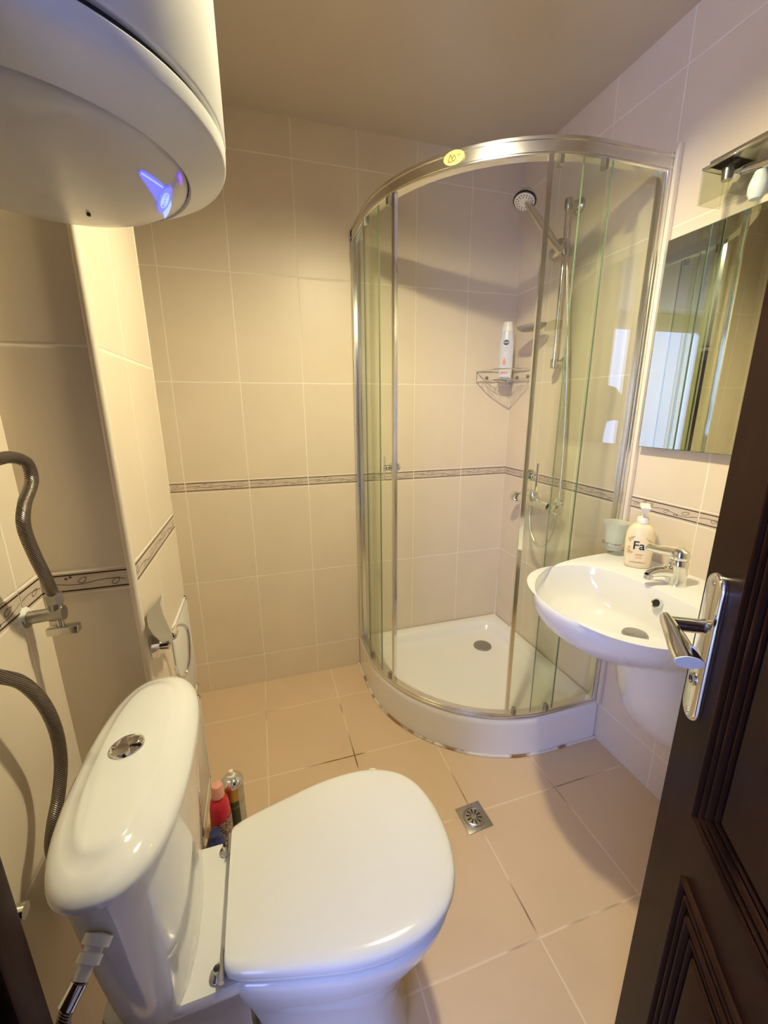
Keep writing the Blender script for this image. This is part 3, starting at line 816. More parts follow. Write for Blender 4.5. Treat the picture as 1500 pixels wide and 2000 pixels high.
mb.lathe([(.0001, .874), (.024, .874), (.0255, .884), (.022, .897), (.010, .904), (.0001, .905)], (FX, FY, 0), 30, cap=False)
mb.tube([(FX+.012, FY, .889), (FX-.02, FY+.008, .894), (FX-.05, FY+.019, .899), (FX-.080, FY+.030, .906), (FX-.086, FY+.032, .908)], lambda t: .0155-.0075*t, 16, smooth=5, flat=.42, up=(0, 1, 0))
mb.obj('lever', fc)

# soap dispenser
SX, SY, SZ = -.092, -.892, .7985
sd = thing('soap_dispenser', 'cream pump soap bottle standing on the back of the basin', 'soap bottle', (SX, SY, SZ))
va = math.atan2(CAM.y-SY, CAM.x-SX)+.10
Ts = frame((SX, SY, SZ), (math.cos(va+PI/2), math.sin(va+PI/2), 0))
mb = MB().use(M['cream']); rings = []
for z, w, d in ((0, .030, .018), (.003, .034, .021), (.012, .036, .023), (.05, .0385, .0245), (.085, .040, .025), (.110, .0385, .0245), (.126, .033, .022), (.136, .024, .018), (.141, .016, .0145), (.143, .0135, .0135)):
    rings.append([(w*math.copysign(abs(math.cos(a))**.8, math.cos(a)), d*math.copysign(abs(math.sin(a))**.9, math.sin(a)), z) for a in [2*PI*k/40 for k in range(40)]])
mb.loft(rings, True, True, True, Ts); mb.obj('bottle', sd)
mb = MB().use(M['pumpwhite'])
mb.lathe([(.0125, .141), (.0165, .142), (.0165, .156), (.0145, .160), (.007, .161), (.005, .163), (.005, .178)], (0, 0, 0), 28, T=Ts, cap=False)
nz = Ts.inverted() @ CAM
d = Vector((0, 1 if nz.y > 0 else -1, 0))
mb.loft([[Vector((x*w_, 0, 0))*1+Vector((0, 0, z))+d*y for x, z, y in ((-1, .176, -.013), (1, .176, -.013), (1, .176, .022), (-1, .176, .022))] for w_ in (.006,)]*1+
        [[(-.009, d.y*-.014, .183), (.009, d.y*-.014, .183), (.009, d.y*.026, .184), (-.009, d.y*.026, .184)], [(-.0135, d.y*-.015, .197), (.0135, d.y*-.015, .197), (.0135, d.y*.030, .194), (-.0135, d.y*.030, .194)],
         [(-.011, d.y*-.012, .2005), (.011, d.y*-.012, .2005), (.011, d.y*.027, .198), (-.011, d.y*.027, .198)]], True, True, True, Ts)
mb.obj('pump', sd)
sgn2 = -1 if nz.y < 0 else 1
def onS(x, z, y):
    if sgn2 < 0: return Ts @ Matrix.Translation((x, -y, z)) @ Matrix.Rotation(PI/2, 4, 'X')
    return Ts @ Matrix.Translation((-x, y, z)) @ Matrix.Rotation(PI, 4, 'Z') @ Matrix.Rotation(PI/2, 4, 'X')
mb = MB()
def cv(v): return Vector((v.x, v.y, v.z-(v.x/.040)**2*.0035))
text_mesh(mb, 'Fa', .037, onS(-.003, .074, .0252), M['blackprint'], .0004, curve=cv)
tiny_print(mb, (.003, .004, .003, .002, .003), .0038, onS(0, .046, .0250), M['orangeprint'], cv)
tiny_print(mb, (.004, .003, .005), .0026, onS(0, .037, .0250), M['goldprint'], cv)
mb.use(M['orangeprint']).add([cv(Vector((x, y, 0))) for x, y in ((-.022, -.0009), (-.011, -.0009), (0, -.0009), (.011, -.0009), (.022, -.0009), (.022, .0009), (.011, .0009), (0, .0009), (-.011, .0009), (-.022, .0009))], [list(range(10))], False, onS(0, .021, .0242))
mb.use(M['goldprint'])
for (x, z, r) in ((-.024, .098, .0035), (-.019, .102, .0028), (-.030, .094, .003), (-.028, .088, .0025), (.022, .094, .003), (.028, .090, .0026), (.016, .099, .002), (-.028, .068, .003), (-.031, .060, .0025), (-.026, .055, .0036), (-.020, .052, .003), (-.030, .050, .0025)):
    T = onS(0, z, .0246); mb.add([cv(Vector((x+r*1.3*math.cos(a*PI/4), r*.8*math.sin(a*PI/4), 0))) for a in range(8)], [list(range(8))], False, T)
mb.obj('label_print', sd)

# tumbler and holder
TX, TY = -.072, -.782
th = thing('tumbler_holder', 'chrome ring holder fixed to the wall beside the shower', 'holder', (0, TY, .82))
mb = MB().use(M['worn'])
mb.tube([(TX+.034*math.cos(a*PI/16), TY+.034*math.sin(a*PI/16), .840) for a in range(32)], .0042, 8, closed=True)
mb.tube([(TX+.033, TY-.010, .840), (-.02, TY-.035, .842), (-.012, TY-.038, .842)], .006, 10)
mb.obj('ring', th)
MB().use(M['worn']).lathe([(.0001, 0), (.026, 0), (.026, .006), (.018, .014), (.008, .020), (.0001, .021)], (0, TY-.040, .848), 26, axis=(-1, 0, 0), cap=False).obj('wall_mount', th)
tm = MB().use(M['frost'])
tm.lathe([(.0001, .815), (.024, .816), (.029, .822), (.0305, .845), (.0315, .885), (.034, .900), (.0395, .912), (.0385, .9125), (.0325, .899), (.029, .885), (.028, .845), (.026, .824), (.0001, .820)], (TX, TY, 0), 40, cap=False)
tag(tm.obj('tumbler', base=(TX, TY, .815)), 'frosted glass tumbler with flared lip in the chrome ring holder', 'tumbler')

# ------------------------------------------------------------------ mirror and lamp
mr = thing('wall_mirror', 'frameless rectangular mirror above the wash basin', 'mirror', (0, -1.05, 1.16))
mb = MB().use(M['mirror']); mb.add([(-.0235, -.778, 1.162), (-.0235, -1.40, 1.162), (-.0235, -1.40, 1.745), (-.0235, -.778, 1.745)], [[0, 1, 2, 3]], False); mb.obj('mirror_glass', mr)
mb = MB().use(M['glassedge']); mb.box((-.0232, -1.402, 1.1605), (-.017, -.776, 1.7465)); mb.obj('glass_edge', mr)
mb = MB().use(M['plastic']); mb.box((-.017, -1.39, 1.172), (-.0005, -.790, 1.735)); mb.obj('backing_board', mr)

ml = thing('mirror_lamp', 'unlit chrome wall lamp with square glass shade above the mirror', 'wall lamp', (0, -1.1, 1.83))
mb = MB().use(M['worn']); mb.box((-.112, -1.36, 1.838), (-.0005, -.935, 1.852), .002); mb.box((-.03, -1.34, 1.800), (-.0005, -1.02, 1.842), .002)
mb.obj('base_plate', ml)
MB().use(M['worn']).tube([(-.075, -.955, 1.848), (-.075, -.955, 1.868)], .003, 8).obj('fixing_pin', ml)
mb = MB().use(M['worn']); mb.tube([(-.075, -.992, 1.812), (-.072, -1.04, 1.806), (-.068, -1.13, 1.806)], .009, 14, smooth=5); mb.obj('arm', ml)
for yc in (-.957, -1.25):
    sh = MB().use(M['clearglass'])
    w = .036; z0, z1 = 1.765, 1.838; xc = -.078
    for (x0, y0, x1, y1) in ((xc-w, yc-w, xc+w, yc-w+.004), (xc-w, yc+w-.004, xc+w, yc+w), (xc-w, yc-w+.004, xc-w+.004, yc+w-.004), (xc+w-.004, yc-w+.004, xc+w, yc+w-.004)):
        sh.box((x0, y0, z0), (x1, y1, z1))
    so = sh.obj('glass_shade', ml)
    tp_ = MB().use(M['worn']); tp_.box((xc-w-.001, yc-w-.001, z1), (xc+w+.001, yc+w+.001, z1+.006), .001)
    tp_.lathe([(.0001, z1-.03), (.011, z1-.03), (.013, z1-.006), (.013, z1)], (xc, yc, 0), 18, cap=False); tp_.obj('shade_cap', ml)
mb = MB().use(M['bulb']); mb.lathe([(.0001, -.030), (.012, -.026), (.018, -.013), (.0185, .002), (.014, .018), (.010, .030)], (-.070, -1.026, 1.768), 28, cap=False); mb.obj('bulb', ml)

# ------------------------------------------------------------------ door leaf
E_ = Vector((-.624, -1.439, 0)); la = math.radians(213)
Ld = Vector((math.sin(la), math.cos(la), 0)); Nd = Vector((Ld.y, -Ld.x, 0))
TD = Matrix((Ld, Nd, Vector((0, 0, 1)))).transposed().to_4x4(); TD.translation = E_    # x along leaf, y out of visible face
LW = .60
dl = bpy.data.objects.new('door_1', None); C.objects.link(dl); dl.location = (E_+Ld*LW); dl['kind'] = 'structure'; dl['label'] = 'dark brown panelled door standing open on the right'
mb = MB().use(M['wood']); mb.box((0, -.040, .012), (LW, 0, 2.0), .002, T=TD); mb.obj('leaf', dl)
mb = MB().use(M['wood'])
def mould(x0, z0, x1, z1):
    for off, r in ((0, .0055), (.014, .0045), (.030, .006), (.044, .004)):
        a, b, c, d_ = x0+off, z0+off, x1-off, z1-off
        for p, q in (((a, b), (c, b)), ((c, b), (c, d_)), ((c, d_), (a, d_)), ((a, d_), (a, b))):
            mb.tube([(p[0], .0005, p[1]), (q[0], .0005, q[1])], r, 10, T=TD, flat=1)
    mb.box((x0+.055, -.002, z0+.055), (x1-.055, .006, z1-.055), .004, T=TD)
mould(.098, .755, LW-.098, 1.86); mould(.106, .14, LW-.106, .655)
mb.obj('panel_moulding', dl)
hp = MB().use(M['chrome'])
pl = [( .041+.0205*math.cos(a), 1.0595+.0205*math.sin(a)) for a in [PI*k/12 for k in range(13)]]+[(.041+.0205*math.cos(a), .8835+.0205*math.sin(a)) for a in [PI+PI*k/12 for k in range(13)]]
rings = []
for dd, yy in ((0, 0), (0, .005), (.002, .008), (.005, .009)):
    rings.append([(.041+(x-.041)*(1-dd/.0205), yy, (z if dd == 0 else z-(dd if z > .97 else -dd)*1.0*abs(math.sin(math.atan2(abs(z-(1.0595 if z > .97 else .8835)), abs(x-.041)+1e-6))))) for x, z in pl])
hp.loft(rings, True, True, True, TD)
plate = hp.obj('handle_plate', dl)
mb = MB().use(M['worn']); mb.lathe([(.006, 0), (.009, .001), (.009, .003), (.0055, .0035), (.0055, .001)], TD @ Vector((.041, .0085, .925)), 20, axis=Nd, cap=False)
mb.lathe([(.0001, 0), (.004, 0), (.004, .0012), (.0001, .0016)], TD @ Vector((.041, .0085, 1.067)), 12, axis=Nd, cap=False)
mb.lathe([(.0001, 0), (.004, 0), (.004, .0012), (.0001, .0016)], TD @ Vector((.041, .0085, .876)), 12, axis=Nd, cap=False)
mb.use(M['dark']).box((.0395, .009, .915), (.0425, .0101, .927), T=TD)
mb.obj('keyhole_fittings', plate)
mb = MB().use(M['chrome'])
mb.lathe([(.0001, 0), (.0115, 0), (.0105, .004), (.0095, .008), (.0095, .05)], TD @ Vector((.041, .006, 1.004)), 24, axis=Nd, cap=False)
rings = []
for s_, y_, z_, w_, h_ in ((.033, .052, 1.008, .003, .004), (.036, .053, 1.008, .007, .0085), (.050, .054, 1.007, .0095, .0095), (.080, .054, 1.003, .0125, .009), (.104, .0545, .999, .0150, .0085), (.122, .054, .996, .0160, .0080)):
    rings.append([(s_, y_+w_*math.cos(a), z_+h_*math.sin(a)) for a in [2*PI*k/20 for k in range(20)]])
mb.loft(rings, True, True, True, TD)
lv = mb.obj('lever_handle', dl)
M['capglint'] = simple('end cap painted reflection', (.80, .80, .82), .55, .3)  # pale matte colour stands in for the bright doorway mirrored in the chrome end
ec = MB().use(M['capglint'])
ec.loft([[(x+(.0008 if q else 0), .054+(y-.054)*f, .996+(z-.996)*f) for x, y, z in rings[-1]] for q, f in ((0, .99), (1, .95))], True, True, True, TD)
ec.obj('end_cap', lv)

# ------------------------------------------------------------------ toilet
TYc = -1.212
to = thing('toilet', 'white close-coupled toilet with lid closed, standing at the left wall', 'toilet', (-1.2, TYc, 0))
# cistern plan outline: straight back, bowed front
def cist(w, xb, xf, pw=2.5, n=56):
    cx, hx = (xb+xf)/2, (xf-xb)/2; out = []
    for k in range(n):
        a = 2*PI*k/n; c, q = math.cos(a), math.sin(a)
        out.append((cx+hx*math.copysign(abs(c)**(2/pw), c), TYc+w*math.copysign(abs(q)**(2/pw), q)))
    return out
mb = MB().use(M['white']); rings = []
for z, w, xb, xf in ((.405, .128, -1.465, -1.362), (.415, .134, -1.468, -1.359), (.50, .150, -1.474, -1.352), (.60, .167, -1.478, -1.346), (.70, .180, -1.48, -1.341), (.753, .186, -1.482, -1.339), (.757, .186, -1.482, -1.339)):
    rings.append([(x, y, z) for x, y in cist(w, xb, xf)])
mb.loft(rings, True, True, True)
mb.obj('cistern', to)
mb = MB().use(M['white']); rings = []
for z, w, xb, xf in ((.758, .186, -1.480, -1.341), (.7585, .197, -1.487, -1.333), (.764, .200, -1.489, -1.330), (.772, .198, -1.487, -1.333), (.780, .189, -1.481, -1.341), (.786, .174, -1.472, -1.353), (.7885, .160, -1.463, -1.364), (.7912, .157, -1.461, -1.366), (.793, .145, -1.457, -1.373), (.795, .11, -1.447, -1.389), (.796, .06, -1.436, -1.405)):
    rings.append([(x, y, z) for x, y in cist(w, xb, xf)])
mb.loft(rings, True, True, True)
mb.obj('cistern_lid', to, autos=70)
mb = MB().use(M['chrome'])
mb.lathe([(.0235, .793), (.0235, .7975), (.0215, .799), (.0195, .7978), (.0001, .7985)], (-1.421, TYc, 0), 36, cap=False)
mb.box((-1.440, TYc-.0016, .7975), (-1.402, TYc+.0016, .8000), .0008)
mb.lathe([(.008, .798), (.008, .8005), (.0001, .8012)], (-1.413, TYc+.007, 0), 18, cap=False)
mb.lathe([(.011, .798), (.011, .8002), (.0001, .8008)], (-1.427, TYc-.008, 0), 18, cap=False)
mb.obj('flush_button', to)
# bowl: rim outline
def lid_outline(e=0, n=9):
    half = [(-1.312, .112), (-1.300, .124), (-1.26, .137), (-1.20, .152), (-1.12, .169), (-1.05, .1735), (-.99, .165), (-.94, .140), (-.908, .100), (-.892, .050), (-.888, 0)]
    cx = -1.10
    pts = half+[(x, -y) for x, y in half[-2::-1]]
    q = sp2(pts, n)
    return [(cx+(x-cx)*(1-e/.21) if x > -1.305 else x, TYc+.012+y*(1-e/.17)) for x, y in q]
mb = MB().use(M['white'])
base_o = lid_outline(0)
def bowl_ring(z, ex, ey, xb, cx=-1.14):
    out = []
    for (x, y) in base_o:
        yy = y-(TYc+.012)
        out.append((cx+(x-cx)*ex, TYc+.006+yy*ey, z))
    return out
rings = [bowl_ring(0, .72, .66, 0, -1.20), bowl_ring(.02, .70, .64, 0, -1.20), bowl_ring(.12, .66, .60, 0, -1.20), bowl_ring(.22, .70, .66, 0, -1.19), bowl_ring(.30, .82, .80, 0, -1.17), bowl_ring(.36, .92, .92, 0), bowl_ring(.395, .955, .955, 0), bowl_ring(.407, .955, .955, 0), bowl_ring(.411, .93, .93, 0)]
mb.loft(rings, True, True, True)
# rear deck under the cistern
dk = [(-1.29, .118), (-1.34, .120), (-1.40, .120), (-1.47, .118), (-1.485, .10)]
dk = dk+[(x, -y) for x, y in dk[::-1]]
rings = [[(x if x < -1.35 else x, TYc+.006+y*s_, z) for x, y in dk] for z, s_ in ((0, .55), (.15, .50), (.33, .58), (.375, .93), (.390, 1.0), (.405, 1.0), (.411, .975))]
mb.loft(rings, True, True, True)
mb.obj('bowl', to, autos=60)
mb = MB().use(M['seat']); rings = []
for z, e in ((.4135, .010), (.414, .006), (.4185, .003), (.4235, .004), (.4245, .008)): rings.append([(x, y, z) for x, y in lid_outline(e)])
mb.loft(rings, True, True, True); mb.obj('seat', to)
mb = MB().use(M['seat']); rings = []
for z, e in ((.4255, .010), (.426, .002), (.430, -.0005), (.437, .0), (.4415, .003), (.4445, .009), (.446, .02), (.447, .05), (.4475, .10)): rings.append([(x, y, z) for x, y in lid_outline(e)])
mb.loft(rings, True, True, True); mb.obj('seat_lid', to, autos=70)
for dy in (-.098, .098):
    mb = MB().use(M['worn'])
    mb.tube([(-1.317, TYc+.006+dy-.020, .428), (-1.317, TYc+.006+dy+.020, .428)], .0045, 12)
    mb.lathe([(.0001, .410), (.012, .411), (.012, .416), (.006, .420), (.005, .430)], (-1.325, TYc+.006+dy, 0), 20, cap=False)
    mb.obj('hinge', to)
mb = MB().use(M['seat']); mb.lathe([(.0001, -.01), (.012, -.008), (.014, 0), (.012, .007), (.0001, .009)], (-.995, TYc+.012+.166, .424), 18, cap=False); mb.obj('seat_bumper', to)
# inlet nipple on the near end of the cistern
mb = MB().use(M['plastic'])
ny = TYc-.186
mb.lathe([(.0001, -.008), (.015, -.006), (.015, .003), (.010, .004), (.010, .008), (.0125, .009), (.0125, .017), (.008, .018), (.0072, .030), (.0001, .031)], (-1.417, ny, .700), 22, axis=(-.35, -.80, -.48), cap=False)
mb.obj('inlet_nut', to)

# ------------------------------------------------------------------ pipes and hoses
ih = MB().use(M['braid'])
ip = Vector((-1.417, ny, .700))+Vector((-.35, -.80, -.48)).normalized()*.030
ih.tube([ip, ip+Vector((-.012, -.018, -.020)), (-1.445, -1.440, .62), (-1.475, -1.452, .56), (-1.52, -1.44, .50), (-1.56, -1.40, .44), (-1.575, -1.34, .40)], .0068, 12, smooth=8)
ih.use(M['chrome']).tube([ip+Vector((.0, 0, 0)), ip+Vector((-.010, -.012, -.012))], .009, 12)
tag(ih.obj('inlet_hose', base=tuple(ip)), 'short braided hose screwed to the white nut on the near end of the cistern', 'hose')

av = thing('angle_valve', 'chrome angle valve on the left wall at the border tiles', 'valve', (XL, -1.032, .943))
VY, VZ = -1.032, .943
mb = MB().use(M['steel'])
mb.lathe([(.0001, 0), (.018, 0), (.017, .004), (.011, .006), (.011, .036), (.0125, .037), (.0125, .058), (.0001, .059)], (XL, VY, VZ), 20, axis=(1, 0, .05), cap=False)
mb.tube([(XL+.046, VY, VZ), (XL+.046, VY+.003, VZ+.03)], .011, 16); mb.lathe([(.0135, 0), (.0135, .016), (.010, .018)], (XL+.046, VY+.003, VZ+.022), 6, cap=True)
mb.obj('body', av)
mb = MB().use(M['worn']); mb.box((XL+.028, VY-.010, VZ-.036), (XL+.076, VY+.008, VZ-.021), .003); mb.tube([(XL+.048, VY, VZ-.03), (XL+.048, VY, VZ)], .006, 10); mb.obj('handle', av)
mb = MB().use(M['plastic']); mb.lathe([(.0001, 0), (.021, 0), (.019, .003), (.012, .006)], (XL, VY, VZ), 14, axis=(1, 0, 0), cap=False); mb.obj('sealing_ring', av, label='messy white sealant round the pipe')

h1 = MB().use(M['braid'])
pts = [Vector((XL+.046, VY+.003, VZ+.038)), PXY(88, 1125, -1.545), PXY(68, 1085, -1.543), PXY(47, 1030, -1.54), PXY(48, 985, -1.54), PXY(62, 940, -1.54), PXY(52, 905, -1.54), PXY(20, 893, -1.54), PXY(-25, 897, -1.54), PXY(-80, 860, -1.54), PXY(-100, 700, -1.53)]
h1.tube(pts, .0088, 14, smooth=8)
tag(h1.obj('heater_hose', base=tuple(pts[0])), 'braided hose rising from the angle valve on the left wall', 'hose')
h2 = MB().use(M['braid'])
pts = [PXY(-90, 1345, -1.57), PXY(-30, 1322, -1.56), PXY(0, 1322, -1.555), PXY(45, 1335, -1.55), PXY(85, 1375, -1.545), PXY(110, 1430, -1.545), PXY(119, 1490, -1.545), PXY(114, 1555, -1.547), PXY(104, 1610, -1.55), PXY(102, 1660, -1.555), PXY(125, 1715, -1.56), PXY(170, 1745, -1.565)]
h2.tube(pts, .0092, 14, smooth=8)
tag(h2.obj('cold_water_hose', base=tuple(pts[-1])), 'braided hose arching down behind the cistern', 'hose')
wp = MB().use(M['chrome']); wp.tube([(XL+.001, -1.338, .70), (XL+.09, -1.338, .70)], .009, 14); wp.lathe([(.0001, 0), (.02, 0), (.017, .006), (.010, .009)], (XL, -1.338, .70), 18, axis=(1, 0, 0), cap=False)
tag(wp.obj('water_pipe', base=(XL, -1.338, .70)), 'short chrome pipe stub on the left wall behind the cistern', 'pipe')

# ------------------------------------------------------------------ water heater
HX, HY = -1.402, -1.208
wh = thing('water_heater', 'white cylindrical electric water heater hanging on the left wall', 'water heater', (HX, HY, 1.5))
mb = MB().use(M['enamel']); mb.lathe([(.150, 1.60), (.186, 1.5875), (.1935, 1.5875), (.1955, 1.590), (.1955, 2.255), (.18, 2.275), (.0001, 2.285)], (HX, HY, 0), 96, cap=False); mb.obj('tank', wh)
mb = MB().use(M['black']); mb.lathe([(.1875, 1.589), (.1875, 1.580)], (HX, HY, 0), 96, cap=False); mb.obj('seam_shade', wh)  # black band paints the shade inside the open gap between tank and ring
mb = MB().use(M['enamel']); mb.lathe([(.184, 1.592), (.184, 1.5815), (.1925, 1.5805), (.1945, 1.578), (.1935, 1.565), (.1915, 1.5615), (.182, 1.556), (.152, 1.5405), (.150, 1.545)], (HX, HY, 0), 96, cap=False)
mb.obj('bottom_ring', wh)
mb = MB().use(M['capplastic']); mb.lathe([(.150, 1.548), (.1475, 1.5415), (.144, 1.538), (.130, 1.530), (.10, 1.521), (.06, 1.515), (.0001, 1.513)], (HX, HY, 0), 96, cap=False); cap_o = mb.obj('terminal_cover', wh, label='smooth grey underside cover')
MB().use(M['plastic']).box((XL+.0005, HY-.08, 1.62), (HX-.17, HY+.08, 1.70), .003).obj('wall_bracket', wh)
def PZ(u, v, z):
    d = fwd+r2*((u-750)/793.49)-u2*((v-1000)/793.49)
    return CAM+d*((z-CAM.z)/d.z)
def cap_z(R_):
    P = [(0, 1.513), (.06, 1.515), (.10, 1.521), (.130, 1.530), (.144, 1.538), (.152, 1.5405), (.2, 1.566)]
    for (a, za), (b, zb) in zip(P, P[1:]):
        if R_ <= b: return za+(zb-za)*(R_-a)/(b-a)
    return 1.566
def on_cap(u, v, gap=.002):
    z = 1.52
    for _ in range(8):
        p = PZ(u, v, z); z = cap_z(math.hypot(p.x-HX, p.y-HY))-gap
    return PZ(u, v, z)
def glow_poly(mb, pix, z0, th=.003):
    gap = .0015+(1.5135-z0)
    P = [on_cap(u, v, gap) for u, v in pix]; n = len(P)
    mb.add([(p.x, p.y, p.z+dz) for dz in (0, th) for p in P], [list(range(n)), [n+k for k in range(n)][::-1]]+[[k, (k+1) % n, n+(k+1) % n, n+k] for k in range(n)], False)
il = MB().use(M['glow'])
tong = [(272, 340), (275, 335), (281, 336), (292, 343), (305, 352), (316, 361), (323, 369), (318, 378), (311, 390), (308, 394), (300, 383), (290, 367), (279, 351)]
glow_poly(il, tong, 1.5135, .002)
disc = [(323, 368), (331, 366), (336, 372), (336, 382), (333, 395), (327, 406), (319, 415), (312, 416), (308, 407), (309, 395), (314, 380)]
glow_poly(il, disc, 1.5125, .002)
il.use(M['glow2']); glow_poly(il, [(319, 415), (327, 406), (334, 392), (335, 402), (329, 418), (322, 428)], 1.512, .006)
io = il.obj('indicator_lens', wh, label='glowing blue-violet indicator lens')
rg = MB().use(M['glow2'])
for k, sc in enumerate((.72, .48, .26)):
    cxp, cyp = 322, 392
    P = [on_cap(cxp+(10*math.cos(a)*.75+16*math.sin(a)*-.45)*sc, cyp+(10*math.cos(a)*.45+19*math.sin(a))*sc, .0034) for a in [2*PI*q/28 for q in range(28)]]
    rg.tube(P, .0006, 6, closed=True)
for a, b in (((276, 338), (318, 366)),):
    p, q = on_cap(*a, .0022), on_cap(*b, .0022); rg.tube([p, q], .0007, 6)
rg.obj('indicator_ring', io)
pl_ = MB().use(M['glowp']); glow_poly(pl_, [(349, 341), (352, 342), (356, 352), (355, 361), (352, 359), (349, 350)], 1.5135, .002); pl_.obj('pilot_lamp', wh)
pn = MB().use(M['plastic']); pn.tube([on_cap(348, 353), on_cap(340, 369)], .0009, 6); pn.obj('pin', wh)
MB().use(M['dark']).lathe([(.0001, -.002), (.0022, -.002), (.0022, .002)], PZ(173, 418, 1.514), 10, cap=False).obj('screw_hole', wh)

# ------------------------------------------------------------------ paper holder and inspection panels on the pier
ph = thing('toilet_paper_holder', 'chrome toilet paper holder with raised cover flap and no roll', 'paper holder', (PX, -.93, .80))
mb = MB().use(M['chrome']); mb.lathe([(.0001, 0), (.026, 0), (.026, .006), (.020, .012), (.012, .018), (.012, .034), (.0001, .036)], (PX, -.925, .795), 28, axis=(1, 0, 0), cap=False)
mb.tube([(PX+.030, -.925, .795), (PX+.034, -.890, .797)], .007, 14); mb.lathe([(.0001, -.012), (.009, -.012), (.009, .012), (.0001, .012)], (PX+.036, -.886, .797), 16, axis=(0, 1, 0), cap=False)
mb.obj('wall_mount', ph)
mb = MB().use(M['chrome'])
mb.tube([(PX+.034, -.930, .800), (PX+.036, -.880, .802), (PX+.040, -.852, .800), (PX+.052, -.838, .786), (PX+.056, -.838, .755), (PX+.052, -.850, .700), (PX+.045, -.872, .680), (PX+.038, -.895, .690), (PX+.034, -.905, .725)], .0038, 10, smooth=6)
mb.obj('wire_arm', ph)
mb = MB().use(M['paper']); rings = []
for (u0, v0), (u1, v1), x in (((288, 1196), (315.5, 1162), -1.442), ((288.5, 1210), (313, 1180), -1.438), ((291, 1224), (319, 1200), -1.431), ((300, 1239), (328, 1220), -1.421), ((318, 1256), (339, 1246), -1.406)):
    a, b = PXY(u0, v0, x), PXY(u1, v1, x)
    rings.append([a, b, b-Vector((.0012, 0, 0)), a-Vector((.0012, 0, 0))])
mb.loft(rings, True, True, True); mb.obj('cover_flap', ph, label='curved steel cover flap')
for (z0, z1, y0, y1, lab) in ((.425, .742, PYF-.215, PYF-.006, 'white plastic inspection panel on the duct casing beside the paper holder'), (.06, .395, PYF-.215, PYF-.006, 'lower white inspection panel, behind the cistern near the floor')):
    ip_ = thing('inspection_panel', lab, 'access panel', (PX, (y0+y1)/2, z0), 'inspection panels')
    mb = MB().use(M['panel']); mb.box((PX+.0005, y0, z0), (PX+.007, y1, z0+.014), .002); mb.box((PX+.0005, y0, z1-.014), (PX+.007, y1, z1), .002)
    mb.box((PX+.0005, y0, z0), (PX+.007, y0+.014, z1), .002); mb.box((PX+.0005, y1-.014, z0), (PX+.007, y1, z1), .002); mb.obj('frame', ip_)
    MB().use(M['panel']).box((PX+.001, y0+.016, z0+.016), (PX+.0055, y1-.016, z1-.016), .002).obj('panel_door', ip_)

# ------------------------------------------------------------------ floor drain
fd = thing('floor_drain', 'square steel floor drain with round slotted grate', 'floor drain', (-.626, -.905, 0))
Tf = Matrix.Translation((-.626, -.905, 0)) @ Matrix.Rotation(math.radians(3), 4, 'Z')
MB().use(M['steel']).box((-.044, -.044, .0002), (.044, .044, .003), .001, T=Tf).obj('frame', fd)
mb = MB().use(M['steel']); mb.lathe([(.0001, .0045), (.026, .0045), (.029, .003), (.031, .0052), (.033, .0052), (.0345, .003)], (0, 0, 0), 40, T=Tf, cap=False)
mb.use(M['dark'])
for k in range(10):
    a = 2*PI*k/10+.15; c, s_ = math.cos(a), math.sin(a)
    q = [(.009, -.0014), (.024, -.0028), (.0255, 0), (.024, .0028), (.009, .0014)]
    mb.add([(x*c-y*s_, x*s_+y*c, .0049) for x, y in q], [list(range(5))], False, Tf)
mb.obj('grate', fd)

# ------------------------------------------------------------------ bottles on the floor behind the toilet
AX, AY = -1.353, -.735
ac = thing('aerosol_can', 'golden aerosol can with white nozzle on the floor behind the toilet', 'spray can', (AX, AY, 0))
mb = MB().use(M['gold']); mb.lathe([(.0001, -.0108), (.029, -.0108), (.0300, -.008), (.0300, .192)], (AX, AY, .011), 36, cap=False)
mb.use(M['darkgreen']).lathe([(.0304, .125), (.0304, .145)], (AX, AY, .011), 36, cap=False)
mb.use(M['canlabel']).lathe([(.0304, .03), (.0304, .188)], (AX, AY, .011), 18, cap=False, ang=(-1.0, 1.0))
mb.use(M['darkgreen']).lathe([(.0307, .02), (.0307, .122)], (AX, AY, .011), 20, cap=False, ang=(-2.6, -1.0)); mb.obj('can', ac)
mb = MB().use(M['chrome']); mb.lathe([(.0300, .190), (.0325, .193), (.0325, .197), (.027, .205), (.016, .211), (.013, .209), (.012, .211)], (AX, AY, .011), 36, cap=True); mb.obj('dome', ac)
mb = MB().use(M['pumpwhite']); mb.lathe([(.0105, .209), (.0105, .217), (.0085, .219), (.0065, .2195), (.0065, .231), (.005, .233), (.0001, .233)], (AX, AY, .011), 24, cap=False); mb.obj('nozzle', ac)
CX_, CY_ = -1.384, -.797
cb_ = thing('cleaner_bottle', 'red cleaner bottle with translucent pink cap beside the golden can', 'bottle', (CX_, CY_, 0))
mb = MB().use(M['red']); rings = []
for z, w, d_ in ((0, .025, .022), (.005, .028, .026), (.165, .028, .026), (.198, .026, .025), (.215, .023, .021), (.222, .017, .016), (.224, .015, .015), (.236, .015, .015)):
    rings.append([(CX_+w*math.copysign(abs(math.cos(a))**.8, math.cos(a)), CY_+d_*math.copysign(abs(math.sin(a))**.8, math.sin(a)), z) for a in [2*PI*k/32 for k in range(32)]])
mb.loft(rings, True, True, True); mb.obj('bottle', cb_)
mb = MB().use(M['redcap']); mb.lathe([(.0155, .230), (.0175, .232), (.0155, .260), (.0135, .268), (.0001, .270)], (CX_, CY_, 0), 26, cap=False); mb.obj('cap', cb_)
mb = MB(); 
lab = simple('pink label with small print', (.45, .25, .24), .5)
